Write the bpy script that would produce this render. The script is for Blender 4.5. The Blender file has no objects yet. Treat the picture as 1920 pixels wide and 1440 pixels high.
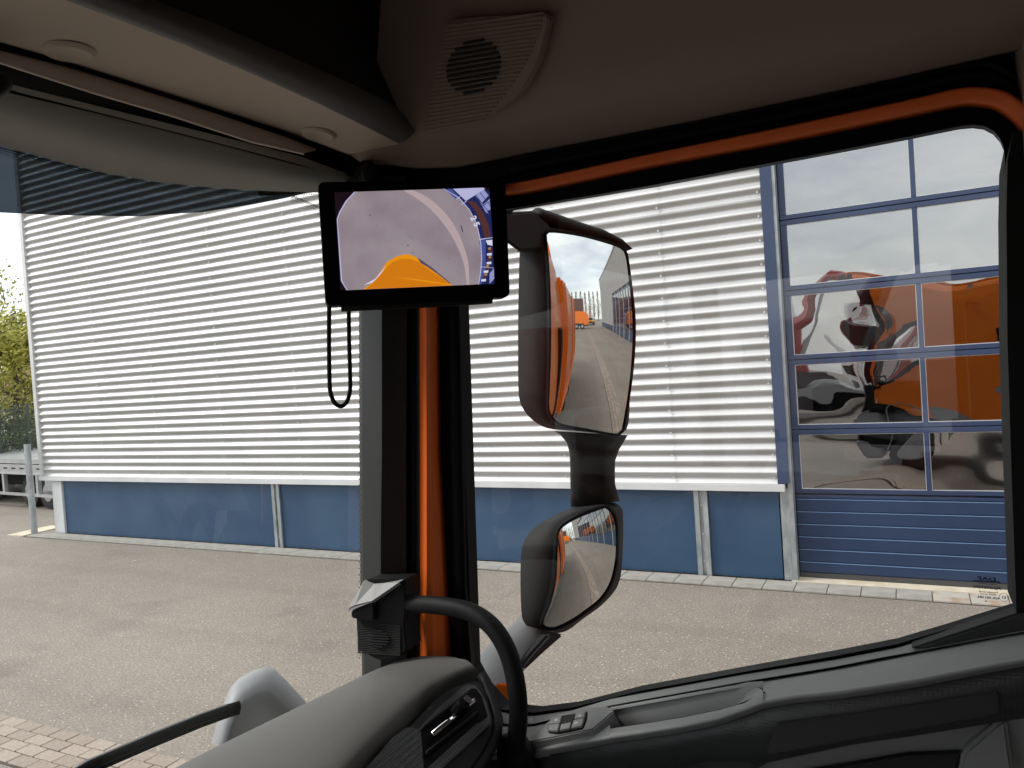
import bpy, bmesh, math, random
import numpy as np
from mathutils import Vector, Matrix
random.seed(7); rs=np.random.RandomState(5)
S=bpy.context.scene
# ------------------------------------------------------------------ camera
YAW,PIT,ROL,FPX=27.3,1.45,-3.87,1440.0
CAM=Vector((0,0,2.5))
_y,_p,_r=[math.radians(a) for a in (YAW,PIT,ROL)]
cf=Vector((-math.sin(_y)*math.cos(_p),math.cos(_y)*math.cos(_p),-math.sin(_p)))
_rt=Vector((math.cos(_y),math.sin(_y),0)); _up=_rt.cross(cf)
cr=_rt*math.cos(_r)+_up*math.sin(_r); cu=-_rt*math.sin(_r)+_up*math.cos(_r)
cd=bpy.data.cameras.new('camera'); cam=bpy.data.objects.new('camera',cd); S.collection.objects.link(cam)
cd.sensor_width=36; cd.lens=36*FPX/1920; cd.clip_start=.02; cd.clip_end=2000
cam.matrix_world=Matrix(((cr.x,cu.x,-cf.x,CAM.x),(cr.y,cu.y,-cf.y,CAM.y),(cr.z,cu.z,-cf.z,CAM.z),(0,0,0,1)))
S.camera=cam
# ------------------------------------------------------------------ world, sun, exposure
W_=bpy.data.worlds.new('World'); S.world=W_; W_.use_nodes=True
nt=W_.node_tree; N=nt.nodes; L=nt.links; N.clear()
SUN_EL,SUN_AZ=43,246     # azimuth measured from +Y clockwise
out=N.new('ShaderNodeOutputWorld'); bg=N.new('ShaderNodeBackground'); bg2=N.new('ShaderNodeBackground'); addn=N.new('ShaderNodeAddShader')
sky=N.new('ShaderNodeTexSky'); sky.sky_type='NISHITA'; sky.sun_disc=False
sky.sun_elevation=math.radians(SUN_EL); sky.sun_rotation=math.radians(SUN_AZ)
L.new(sky.outputs[0],bg.inputs[0]); bg.inputs[1].default_value=.035
tc=N.new('ShaderNodeTexCoord'); sep=N.new('ShaderNodeSeparateXYZ'); L.new(tc.outputs['Generated'],sep.inputs[0])
ab=N.new('ShaderNodeMath'); ab.operation='MAXIMUM'; ab.inputs[1].default_value=0.0; L.new(sep.outputs[2],ab.inputs[0])
gr=N.new('ShaderNodeMath'); gr.operation='MULTIPLY_ADD'; gr.inputs[1].default_value=.40; gr.inputs[2].default_value=1.08; L.new(ab.outputs[0],gr.inputs[0])
mp=N.new('ShaderNodeMapping'); mp.inputs['Scale'].default_value=(1,1,3.2); L.new(tc.outputs['Generated'],mp.inputs[0])
nz=N.new('ShaderNodeTexNoise'); nz.inputs['Scale'].default_value=2.6; nz.inputs['Detail'].default_value=7; nz.inputs['Roughness'].default_value=.6; L.new(mp.outputs[0],nz.inputs[0])
rp=N.new('ShaderNodeValToRGB'); L.new(nz.outputs[0],rp.inputs[0])
rp.color_ramp.elements[0].position=.33; rp.color_ramp.elements[0].color=(.58,.60,.64,1)
rp.color_ramp.elements[1].position=.62; rp.color_ramp.elements[1].color=(1,.985,.95,1)
vm=N.new('ShaderNodeVectorMath'); vm.operation='SCALE'; L.new(rp.outputs[0],vm.inputs[0]); L.new(gr.outputs[0],vm.inputs['Scale'])
L.new(vm.outputs[0],bg2.inputs[0]); bg2.inputs[1].default_value=.85
L.new(bg.outputs[0],addn.inputs[0]); L.new(bg2.outputs[0],addn.inputs[1]); L.new(addn.outputs[0],out.inputs[0])
sd=bpy.data.lights.new('sun','SUN'); sd.energy=1.5; sd.angle=math.radians(14); sd.color=(1,.96,.9)
so=bpy.data.objects.new('sun',sd); S.collection.objects.link(so)
_a=math.radians(SUN_AZ); _e=math.radians(SUN_EL)
sdir=Vector((math.sin(_a)*math.cos(_e),math.cos(_a)*math.cos(_e),math.sin(_e)))
so.rotation_euler=sdir.to_track_quat('Z','Y').to_euler(); so.location=(0,-10,20)
S.view_settings.view_transform='Standard'; S.view_settings.look='None'; S.view_settings.gamma=1; S.view_settings.exposure=.80
S.render.engine='CYCLES'; S.cycles.max_bounces=12; S.cycles.transparent_max_bounces=16; S.cycles.glossy_bounces=6
# ------------------------------------------------------------------ helpers
def ray(px,py): return cf+cr*((px-960)/FPX)-cu*((py-720)/FPX)
def AT(px,py,ax,v):
    d=ray(px,py); i='xyz'.index(ax); return CAM+d*((v-CAM[i])/d[i])
def ATD(px,py,t): return CAM+ray(px,py)*t
def ATP(px,py,pl):
    p0,n=pl; d=ray(px,py); return CAM+d*((p0-CAM).dot(n)/d.dot(n))
def plane3(a,b,c): return (a,(b-a).cross(c-a).normalized())
def K(ox,oy,s): return lambda *pts:[(ox+x/s,oy+y/s) for x,y in pts]
def col4(c): return (c[0],c[1],c[2],1)
MATS={}
def mat(name,c,rough=.6,metal=0,c2=None,nscale=4,ndet=5,bump=0,bscale=200,spec=.5,coat=0,space='Object',stretch=(1,1,1),lo=.35,hi=.65,emit=0,bdist=.002):
    m=bpy.data.materials.new(name); m.use_nodes=True; t=m.node_tree; n=t.nodes; l=t.links; b=n['Principled BSDF']
    b.inputs['Base Color'].default_value=col4(c); b.inputs['Roughness'].default_value=rough; b.inputs['Metallic'].default_value=metal
    b.inputs['Specular IOR Level'].default_value=spec; b.inputs['Coat Weight'].default_value=coat; b.inputs['Coat Roughness'].default_value=.04
    tc=n.new('ShaderNodeTexCoord'); mp=n.new('ShaderNodeMapping'); mp.inputs['Scale'].default_value=stretch; l.new(tc.outputs[space],mp.inputs[0])
    if c2:
        z=n.new('ShaderNodeTexNoise'); z.inputs['Scale'].default_value=nscale; z.inputs['Detail'].default_value=ndet; l.new(mp.outputs[0],z.inputs[0])
        r=n.new('ShaderNodeValToRGB'); r.color_ramp.elements[0].position=lo; r.color_ramp.elements[1].position=hi
        r.color_ramp.elements[0].color=col4(c); r.color_ramp.elements[1].color=col4(c2); l.new(z.outputs[0],r.inputs[0]); l.new(r.outputs[0],b.inputs['Base Color'])
    if bump:
        z=n.new('ShaderNodeTexNoise'); z.inputs['Scale'].default_value=bscale; z.inputs['Detail'].default_value=3; l.new(mp.outputs[0],z.inputs[0])
        bm_=n.new('ShaderNodeBump'); bm_.inputs['Strength'].default_value=bump; bm_.inputs['Distance'].default_value=bdist; l.new(z.outputs[0],bm_.inputs['Height']); l.new(bm_.outputs[0],b.inputs['Normal'])
    if emit:
        b.inputs['Emission Color'].default_value=col4(c); b.inputs['Emission Strength'].default_value=emit; b.inputs['Base Color'].default_value=(0,0,0,1)
    MATS[name]=m; return m
def glassmat(name,tint=(.93,.95,.94),ior=1.5,extra=0.0,wob=0,wscale=2,rough=0):
    m=bpy.data.materials.new(name); m.use_nodes=True; t=m.node_tree; n=t.nodes; l=t.links; n.clear()
    o=n.new('ShaderNodeOutputMaterial'); mx=n.new('ShaderNodeMixShader'); tr=n.new('ShaderNodeBsdfTransparent'); gl=n.new('ShaderNodeBsdfGlossy')
    tr.inputs[0].default_value=col4(tint); gl.inputs['Roughness'].default_value=rough; gl.inputs[0].default_value=(1,1,1,1)
    lw=n.new('ShaderNodeLayerWeight'); lw.inputs[0].default_value=.5
    pw=n.new('ShaderNodeMath'); pw.operation='POWER'; pw.inputs[1].default_value=5; l.new(lw.outputs['Facing'],pw.inputs[0])
    f0=2*((ior-1)/(ior+1))**2; fr=n.new('ShaderNodeMath'); fr.operation='MULTIPLY_ADD'; fr.inputs[1].default_value=1-f0; fr.inputs[2].default_value=f0; l.new(pw.outputs[0],fr.inputs[0])
    ad=n.new('ShaderNodeMath'); ad.operation='ADD'; ad.use_clamp=True; ad.inputs[1].default_value=extra
    l.new(fr.outputs[0],ad.inputs[0]); l.new(ad.outputs[0],mx.inputs[0]); l.new(tr.outputs[0],mx.inputs[1]); l.new(gl.outputs[0],mx.inputs[2]); l.new(mx.outputs[0],o.inputs[0])
    if wob:
        tc=n.new('ShaderNodeTexCoord'); z=n.new('ShaderNodeTexNoise'); z.inputs['Scale'].default_value=wscale; z.inputs['Detail'].default_value=1.5; l.new(tc.outputs['Object'],z.inputs[0])
        b=n.new('ShaderNodeBump'); b.inputs['Strength'].default_value=1; b.inputs['Distance'].default_value=wob; l.new(z.outputs[0],b.inputs['Height']); l.new(b.outputs[0],gl.inputs['Normal'])
    MATS[name]=m; return m
class MB:
    def __init__(s): s.v=[]; s.f=[]
    def add(s,vs,fs):
        o=len(s.v); s.v+= [Vector(v) for v in vs]; s.f+=[tuple(i+o for i in f) for f in fs]; return s
    def box(s,lo,hi):
        (a,b,c),(d,e,f)=lo,hi
        return s.add([(a,b,c),(d,b,c),(d,e,c),(a,e,c),(a,b,f),(d,b,f),(d,e,f),(a,e,f)],[(0,3,2,1),(4,5,6,7),(0,1,5,4),(1,2,6,5),(2,3,7,6),(3,0,4,7)])
    def prism(s,pts,d):
        n=len(pts); d=Vector(d)
        return s.add(list(pts)+[p+d for p in pts],[tuple(range(n)),tuple(range(2*n-1,n-1,-1))]+[(i,i+n,(i+1)%n+n,(i+1)%n) for i in range(n)])
    def poly(s,pts): return s.add(pts,[tuple(range(len(pts)))])
    def loft(s,rings,caps=True,closed=True):
        n=len(rings[0]); fs=[]
        for k in range(len(rings)-1):
            for i in range(n if closed else n-1):
                j=(i+1)%n; fs.append((k*n+i,k*n+j,(k+1)*n+j,(k+1)*n+i))
        if caps: fs.append(tuple(range(n-1,-1,-1))); fs.append(tuple((len(rings)-1)*n+i for i in range(n)))
        return s.add([p for r in rings for p in r],fs)
    def grid(s,rows): return s.loft(rows,caps=False,closed=False)
    def tube(s,path,r,seg=10,ry=None,up=None):
        path=[Vector(p) for p in path]; rings=[]; prev=None
        for i,p in enumerate(path):
            t=(path[min(i+1,len(path)-1)]-path[max(i-1,0)]).normalized()
            if prev is None:
                a=Vector(up) if up else (Vector((0,0,1)) if abs(t.z)<.9 else Vector((1,0,0)))
            else: a=prev
            a=(a-t*a.dot(t)).normalized(); b=t.cross(a); prev=a
            ra=r[i] if isinstance(r,(list,tuple)) else r; rb=ra if ry is None else ry
            rings.append([p+a*(ra*math.cos(q*2*math.pi/seg))+b*(rb*math.sin(q*2*math.pi/seg)) for q in range(seg)])
        return s.loft(rings)
    def cyl(s,p0,p1,r,seg=16): return s.tube([p0,p1],r,seg)
    def build(s,name,m,parent=None,smooth=False,bevel=0,sub=0,solid=0,loc=None,seg=2,off=-1):
        me=bpy.data.meshes.new(name)
        o_=Vector(loc) if loc is not None else Vector((0,0,0))
        if parent is not None and loc is None: o_=WLOC.get(parent.name,Vector((0,0,0)))
        me.from_pydata([tuple(v-o_) for v in s.v],[],s.f); me.validate()
        b=bmesh.new(); b.from_mesh(me); bmesh.ops.recalc_face_normals(b,faces=b.faces)
        if bevel: bmesh.ops.bevel(b,geom=b.edges[:],offset=bevel,segments=seg,affect='EDGES',clamp_overlap=True)
        b.to_mesh(me); b.free()
        if smooth:
            for p in me.polygons: p.use_smooth=True
        if isinstance(m,str): m=MATS[m]
        me.materials.append(m)
        ob=bpy.data.objects.new(name,me); S.collection.objects.link(ob)
        if sub:
            q=ob.modifiers.new('s','SUBSURF'); q.levels=sub; q.render_levels=sub
        if solid:
            q=ob.modifiers.new('t','SOLIDIFY'); q.thickness=solid; q.offset=off
        if smooth and bevel:
            try:
                ob.modifiers.new('n','WEIGHTED_NORMAL').keep_sharp=True
            except Exception: pass
        if parent is not None:
            ob.parent=parent; WLOC[ob.name]=o_ if loc is None else Vector(loc)
            if loc is not None: ob.location=Vector(loc)-WLOC.get(parent.name,Vector((0,0,0)))
        elif loc is not None: ob.location=loc; WLOC[ob.name]=Vector(loc)
        return ob
WLOC={}
def thing(name,label,cat,loc=(0,0,0),group=None):
    o=bpy.data.objects.new(name,None); S.collection.objects.link(o); o.location=loc; o.empty_display_size=.1; WLOC[o.name]=Vector(loc)
    o['label']=label; o['category']=cat
    if group: o['group']=group
    return o
def tag(o,label,cat,group=None):
    o['label']=label; o['category']=cat
    if group: o['group']=group
    return o
def struct(o): o['kind']='structure'; return o
def stuff(o): o['kind']='stuff'; return o
def copy_tree(o,parent=None):
    c=o.copy(); S.collection.objects.link(c)
    if parent: c.parent=parent
    for ch in [q for q in bpy.data.objects if q.parent==o]: copy_tree(ch,c)
    return c
def resample(pts,n,closed=True):
    pts=[Vector(p) for p in pts]; q=pts+[pts[0]] if closed else pts
    ds=[0]
    for a,b in zip(q,q[1:]): ds.append(ds[-1]+(b-a).length)
    o=[]
    for k in range(n):
        t=ds[-1]*k/(n if closed else n-1); i=0
        while i<len(q)-2 and ds[i+1]<t: i+=1
        u=(t-ds[i])/max(1e-9,ds[i+1]-ds[i]); o.append(q[i].lerp(q[i+1],min(1,u)))
    return o
def smoothpath(pts,n=8,closed=False):
    pts=[Vector(p) for p in pts]; m=len(pts); o=[]
    rng=range(m if closed else m-1)
    for i in rng:
        g=(lambda k: pts[k%m]) if closed else (lambda k: pts[max(0,min(m-1,k))])
        a,b,c,d=g(i-1),g(i),g(i+1),g(i+2)
        for k in range(n):
            t=k/n; o.append(.5*((2*b)+(c-a)*t+(2*a-5*b+4*c-d)*t*t+(3*b-a-3*c+d)*t**3))
    if not closed: o.append(pts[-1])
    return o
def V2(pts): return [Vector((x,y,0)) for x,y in pts]
def roundpoly(pts,r,n=5):
    """round the corners of a planar polygon (3d points)"""
    o=[]; m=len(pts)
    for i in range(m):
        p=pts[i]; a=pts[i-1]-p; b=pts[(i+1)%m]-p; k=min(r,a.length*.45,b.length*.45); a=a.normalized()*k; b=b.normalized()*k
        for j in range(n+1):
            t=j/n; o.append(p+a*(1-t)**2+b*t*t)
    return o
# ------------------------------------------------------------------ materials
def asphalt():
    m=mat('asphalt',(.17,.15,.135),.85); t=m.node_tree; n=t.nodes; l=t.links; b=n['Principled BSDF']
    tc=n.new('ShaderNodeTexCoord')
    def noise(s,d=4): z=n.new('ShaderNodeTexNoise'); z.inputs['Scale'].default_value=s; z.inputs['Detail'].default_value=d; l.new(tc.outputs['Object'],z.inputs[0]); return z
    def ramp(src,p0,c0,p1,c1):
        r=n.new('ShaderNodeValToRGB'); e=r.color_ramp.elements; e[0].position=p0; e[0].color=col4(c0); e[1].position=p1; e[1].color=col4(c1); l.new(src,r.inputs[0]); return r
    def mix(a,bb,f,mode='MIX'):
        x=n.new('ShaderNodeMix'); x.data_type='RGBA'; x.blend_type=mode
        if isinstance(f,float): x.inputs[0].default_value=f
        else: l.new(f,x.inputs[0])
        l.new(a,x.inputs[6]); l.new(bb,x.inputs[7]); return x.outputs[2]
    big=ramp(noise(.35,6).outputs[0],.35,(.200,.174,.147),.65,(.236,.208,.177))
    med=ramp(noise(5,5).outputs[0],.3,(.93,.93,.93),.7,(1.05,1.05,1.04))
    fine=ramp(noise(48,4).outputs[0],.30,(.62,.62,.62),.70,(1.36,1.35,1.33))
    a=mix(big.outputs[0],med.outputs[0],1.0,'MULTIPLY'); a=mix(a,fine.outputs[0],1.0,'MULTIPLY')
    st=ramp(noise(1.1,3).outputs[0],.60,(1,1,1),.74,(.80,.80,.80)); a=mix(a,st.outputs[0],1.0,'MULTIPLY')
    tw2=n.new('ShaderNodeTexWave'); tw2.wave_type='RINGS'; tw2.inputs['Scale'].default_value=.22; tw2.inputs['Distortion'].default_value=2.5; tw2.inputs['Detail'].default_value=3
    mpw=n.new('ShaderNodeMapping'); mpw.inputs['Location'].default_value=(7,2.5,0); l.new(tc.outputs['Object'],mpw.inputs[0]); l.new(mpw.outputs[0],tw2.inputs[0])
    ty=ramp(tw2.outputs['Fac'],.86,(1,1,1),.97,(.94,.935,.93)); a=mix(a,ty.outputs[0],1.0,'MULTIPLY')
    v=n.new('ShaderNodeTexVoronoi'); v.inputs['Scale'].default_value=30; l.new(tc.outputs['Object'],v.inputs[0])
    sp=ramp(v.outputs['Distance'],.14,(1,1,1),.24,(0,0,0))
    wn=n.new('ShaderNodeMath'); wn.operation='GREATER_THAN'; wn.inputs[1].default_value=.72; sc=n.new('ShaderNodeSeparateColor'); l.new(v.outputs['Color'],sc.inputs[0]); l.new(sc.outputs[0],wn.inputs[0])
    mm=n.new('ShaderNodeMath'); mm.operation='MULTIPLY'; l.new(sp.outputs[0],mm.inputs[0]); l.new(wn.outputs[0],mm.inputs[1])
    lt=n.new('ShaderNodeRGB'); lt.outputs[0].default_value=(.5,.46,.40,1)
    a=mix(a,lt.outputs[0],mm.outputs[0])
    l.new(a,b.inputs['Base Color'])
    bp=n.new('ShaderNodeBump'); bp.inputs['Strength'].default_value=.5; bp.inputs['Distance'].default_value=.004; l.new(noise(90,3).outputs[0],bp.inputs['Height']); l.new(bp.outputs[0],b.inputs['Normal'])
asphalt()
def texbump(name,c,rough,kind,scale,dist,c2=None,stretch=(1,1,1),rot=(0,0,0)):
    m=mat(name,c,rough); t=m.node_tree; n=t.nodes; l=t.links; b=n['Principled BSDF']
    tc=n.new('ShaderNodeTexCoord'); mp=n.new('ShaderNodeMapping'); mp.inputs['Scale'].default_value=stretch; mp.inputs['Rotation'].default_value=rot; l.new(tc.outputs['Object'],mp.inputs[0])
    if kind=='honey':
        z=n.new('ShaderNodeTexVoronoi'); z.inputs['Scale'].default_value=scale; z.inputs['Randomness'].default_value=.12; z.feature='DISTANCE_TO_EDGE'; h=z.outputs['Distance']
    elif kind=='rib':
        z=n.new('ShaderNodeTexWave'); z.bands_direction='Z'; z.inputs['Scale'].default_value=scale; h=z.outputs['Fac']
    l.new(mp.outputs[0],z.inputs[0])
    bp=n.new('ShaderNodeBump'); bp.inputs['Strength'].default_value=.9; bp.inputs['Distance'].default_value=dist; l.new(h,bp.inputs['Height']); l.new(bp.outputs[0],b.inputs['Normal'])
    return m
mat('corrugated',(.56,.56,.552),.58,.88,c2=(.50,.50,.492),nscale=1.2)
mat('trim_metal',(.62,.62,.61),.4,.3,c2=(.54,.54,.53),nscale=3)
mat('white_trim',(.62,.63,.63),.5,.1,c2=(.54,.55,.55),nscale=2)
mat('blue_panel',(.020,.055,.115),.42,0,c2=(.034,.076,.140),nscale=1.3,bump=.05,bscale=20)
mat('blue_door',(.015,.035,.085),.38,0,c2=(.022,.045,.100),nscale=1.5)
mat('blue_frame',(.019,.038,.092),.42,0,c2=(.027,.048,.105),nscale=2)
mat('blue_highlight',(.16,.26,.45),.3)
mat('galvanised',(.46,.50,.51),.42,.6,c2=(.30,.33,.34),nscale=14,stretch=(1,1,.4))
mat('tile',(.33,.315,.28),.85,0,c2=(.25,.24,.215),nscale=5,bump=.3,bscale=120)
mat('tile_rusty',(.40,.37,.32),.8,0,c2=(.30,.19,.12),nscale=5,lo=.5,hi=.7)
mat('threshold',(.58,.53,.42),.85,0,c2=(.48,.41,.30),nscale=6,bump=.4,bscale=60)
mat('brick',(.30,.245,.20),.85,0,c2=(.235,.19,.158),nscale=55,bump=.5,bscale=160)
mat('brick_pale',(.35,.295,.245),.85,0,c2=(.28,.23,.19),nscale=55,bump=.5,bscale=160)
mat('joint_sand',(.075,.062,.052),.95)
mat('rubber',(.009,.009,.009),.65,spec=.12); mat('rubber_grey',(.05,.05,.05),.6)
mat('black_plastic',(.006,.006,.0065),.6,spec=.18,bump=.1,bscale=500)
mat('gloss_black',(.004,.004,.005),.5,spec=.05)
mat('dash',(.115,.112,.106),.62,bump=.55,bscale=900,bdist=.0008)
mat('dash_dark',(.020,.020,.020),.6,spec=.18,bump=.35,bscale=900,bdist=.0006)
mat('door_grey',(.185,.192,.189),.5,bump=.45,bscale=800,bdist=.0006)
mat('door_dark',(.034,.035,.036),.6,spec=.18,bump=.3,bscale=700,bdist=.0005)
mat('pillar_grey',(.019,.0205,.020),.6,spec=.18,bump=.3,bscale=800,bdist=.0005)
mat('beige',(.38,.312,.25),.75,bump=.35,bscale=700,bdist=.0006)
mat('beige_light',(.43,.355,.29),.75,bump=.3,bscale=700,bdist=.0006)
mat('liner',(.23,.175,.135),.85,bump=.4,bscale=600,bdist=.0007)
mat('visor_fabric',(.36,.36,.325),.9,bump=.35,bscale=900,bdist=.0005)
mat('shelf_rim',(.11,.11,.11),.55)
mat('charcoal',(.008,.008,.009),.8)
texbump('honeycomb',(.028,.031,.031),.5,'honey',190,.0012)
texbump('honey_dark',(.022,.024,.024),.55,'honey',190,.0008)
mat('cap_grey',(.27,.27,.265),.5)
mat('chrome',(.75,.75,.76),.12,1)
mat('orange_paint',(.88,.205,.012),.42,0,coat=.18,spec=.25,c2=(.82,.18,.010),nscale=3)
mat('orange_frame',(.66,.115,.006),.5,0,coat=.0,c2=(.60,.10,.006),nscale=6)
mat('arm_grey',(.13,.133,.136),.55,bump=.2,bscale=600,bdist=.0004)
mat('mirror_shell',(.024,.0245,.025),.68,spec=.15,bump=.2,bscale=700,bdist=.0004)
mat('housing_grey',(.24,.245,.25),.5,bump=.2,bscale=500,bdist=.0004)
m=mat('mirror_glass',(.56,.57,.56),.01,1)
mat('white_print',(.5,.5,.5),.5); mat('black_print',(.004,.004,.005),.5)
mat('tyre',(.018,.018,.018),.8,bump=.3,bscale=40); mat('rim_steel',(.45,.45,.46),.35,.7)
mat('red_paint',(.36,.02,.02),.3,coat=.6); mat('white_paint',(.75,.76,.77),.3,coat=.5); mat('blue_paint',(.05,.16,.42),.3,coat=.4)
mat('green_paint',(.03,.22,.12),.4); mat('yellow_paint',(.65,.30,.02),.35); mat('grey_paint',(.25,.26,.27),.4,coat=.2)
mat('brown_wall',(.10,.045,.035),.8); mat('bark',(.11,.085,.065),.9,0,c2=(.07,.055,.04),nscale=20)
mat('leaf_spring',(.44,.41,.07),.6,0,c2=(.25,.26,.045),nscale=1.2); mat('leaf_dark',(.035,.06,.02),.6,0,c2=(.06,.085,.03),nscale=1.5)
mat('leaf_far',(.10,.11,.06),.8,0,c2=(.07,.08,.05),nscale=.3)
mat('wood_fence',(.22,.20,.13),.85,0,c2=(.14,.13,.09),nscale=6,stretch=(6,6,1))
mat('wire',(.06,.075,.06),.6); mat('alu',(.52,.53,.54),.38,.6,c2=(.42,.43,.44),nscale=4)
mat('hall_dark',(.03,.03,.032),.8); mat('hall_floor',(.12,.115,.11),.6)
mat('paint_house',(.62,.58,.5),.8); mat('roof_tile',(.20,.07,.04),.8)
glassmat('side_glass',(.94,.955,.95),1.34,0.0); glassmat('windscreen_glass',(.94,.96,.955),1.45,0.0)
glassmat('smoked',(.035,.045,.055),1.3); glassmat('pane_glass',(.35,.36,.37),1.5,.20,wob=.0012,wscale=2.5)
glassmat('pane_flat',(.35,.36,.37),1.5,.24,wob=.0015,wscale=1.2)
glassmat('truck_window',(.06,.06,.065),1.5,.05)
Wy=8.47
# ------------------------------------------------------------------ ground
g=MB().box((-90,-90,-.3),(140,90,0)).build('asphalt_yard','asphalt'); struct(g)
# tile strip along the plinth
strip=MB().box((-14.35,8.115,.0),(4.8,8.475,.004)).build('tile_strip','joint_sand'); struct(strip)
tw=.3105
def tile_mesh(name,w,d,h,mt): return MB().box((-w/2,-d/2,0),(w/2,d/2,h)).build(name,mt,None,bevel=.003,seg=1)
proto=tile_mesh('tile',tw-.007,.305,.02,'tile'); proto.location=(-14.1+.075,8.272,.004); proto.parent=strip
x=-14.1+.075+tw
while x<4.6:
    c=proto.copy(); S.collection.objects.link(c); c.location=(x,8.272,.004+random.uniform(-.001,.002)); c.rotation_euler.z=random.uniform(-.006,.006); c.parent=strip
    if 0<x<.6: c.data=proto.data.copy(); c.data.materials[0]=MATS['tile_rusty']
    x+=tw
th=MB().box((-1.20,8.428,.0),(4.0,9.3,.024)).build('door_threshold','threshold',bevel=.004); struct(th)
pad=MB().box((-14.75,8.12,0),(-14.3,8.9,.02)).build('concrete_pad','threshold'); struct(pad)
# brick strip parallel to the hall
Y0,RW,BL=2.955,.1165,.212
bs=MB().box((-9,Y0-.01,.0),(80,Y0+4*RW+.006,.004)).build('brick_strip','joint_sand'); struct(bs)
bp_=MB().box((-BL/2+.004,-RW/2+.004,0),(BL/2-.004,RW/2-.004,.014)).build('brick','brick',bevel=.004,seg=1); bp_.parent=bs
bpm=[bp_.data,bp_.data.copy()]; bpm[1].materials[0]=MATS['brick_pale']
first=True; rest=MB()
for r in range(4):
    for k in range(420):
        xx=-8.9+k*BL+(BL/2 if r%2 else 0); yy=Y0+RW*(r+.5)
        if xx>79.8: continue
        if -7.3<xx<-3.9 or 1.2<xx<12.6:
            c=bp_ if first else bp_.copy()
            if not first: S.collection.objects.link(c); c.parent=bs
            first=False
            c.location=(xx,yy,.004+random.uniform(-.002,.002)); c.rotation_euler=(random.uniform(-.01,.01),random.uniform(-.008,.008),random.uniform(-.015,.015)); c.data=random.choice(bpm)
        else: rest.box((xx-BL/2+.004,yy-RW/2+.004,.004),(xx+BL/2-.004,yy+RW/2-.004,.017))
o=rest.build('brick_run','brick',bs); stuff(o)
# ------------------------------------------------------------------ hall (industrial building)
hall=thing('industrial_hall','long silver corrugated industrial hall with blue plinth and blue glazed sectional door','building',(-14,Wy,0))
PIT_=.1252
def corr(x0,x1,z0,n,yo=0,segs=10,name='cladding_sheet'):
    rows=[]; 
    for i in range(n*segs+1):
        z=z0+i*PIT_/segs; y=Wy-.04+yo-.0185*math.cos(2*math.pi*i/segs+.5)
        rows.append([Vector((x0,y,z)),Vector((x1,y,z))])
    m=MB().grid(rows); return m.build(name,'corrugated',hall,smooth=True)
ZC=1.055; NR=8
for ri in range(9):
    for (a,b) in ((-14.0,-7.83),(-7.83,-2.36),(-2.36,-1.275)):
        corr(a,b-.0015,ZC+ri*NR*PIT_-(.004 if ri else 0),NR,-.0035*(ri%2)-.0022*(-8<a<-3))
# cladding above the door and on to the far end
for (a,b) in ((-1.275,5.0),(5.0,11),(11,17.2),(17.2,23.4),(23.4,29.6),(29.6,35.9)):
    corr(a,b-.002,5.595,36,.001,8)
for (a,b) in ((35.9,42.2),(42.2,48.6),(48.6,55)): corr(a,b-.002,ZC,72,.0,6)
sc=MB()
for xs in (-12.3,-10.9,-9.4,-7.86,-6.6,-5.1,-3.7,-2.39,-1.31):
    for k in range(28):
        z=ZC+PIT_*(k*2+.5); sc.cyl((xs,Wy-.056,z),(xs,Wy-.070,z),.010,6)
stuff(sc.build('screws','trim_metal',hall))
MB().box((-14.1,Wy-.075,ZC),(-14.0,Wy+.06,10.4)).build('corner_trim','trim_metal',hall,bevel=.006)
MB().box((-14.13,Wy-.085,.975),(-1.205,Wy+.02,1.052)).build('base_flashing','white_trim',hall,bevel=.004)
MB().box((-13.81,Wy-.03,0.02),(-13.56,Wy+.25,.975)).build('corner_post','white_trim',hall,bevel=.004)
for a,b in ((-13.55,-8.50),(-8.36,-2.19),(-2.03,-1.285)):
    MB().box((a,Wy+.005,.025),(b,Wy+.06,.975)).build('plinth_panel','blue_panel',hall)
for cx in (-8.43,-2.11):
    p=MB().box((cx-.075,Wy-.03,.015),(cx-.022,Wy-.0,.975)).box((cx+.022,Wy-.03,.015),(cx+.075,Wy-.0,.975)).box((cx-.022,Wy+.002,.015),(cx+.022,Wy+.03,.975)).build('steel_post','galvanised',hall)
    for z in (.18,.48,.8): MB().cyl((cx,Wy+.003,z),(cx,Wy-.012,z),.012,6).build('bolt','trim_metal',p)
# reveal beside the door
MB().box((-1.277,Wy-.058,1.06),(-1.165,Wy+.14,5.6)).build('reveal_trim','blue_frame',hall)
MB().box((-1.27,Wy-.01,0.02),(-1.185,Wy+.12,1.0)).build('door_post','galvanised',hall,bevel=.003)
MB().box((-1.184,Wy-.02,0.02),(-1.135,Wy+.13,5.6)).build('guide_rail','galvanised',hall)
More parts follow.
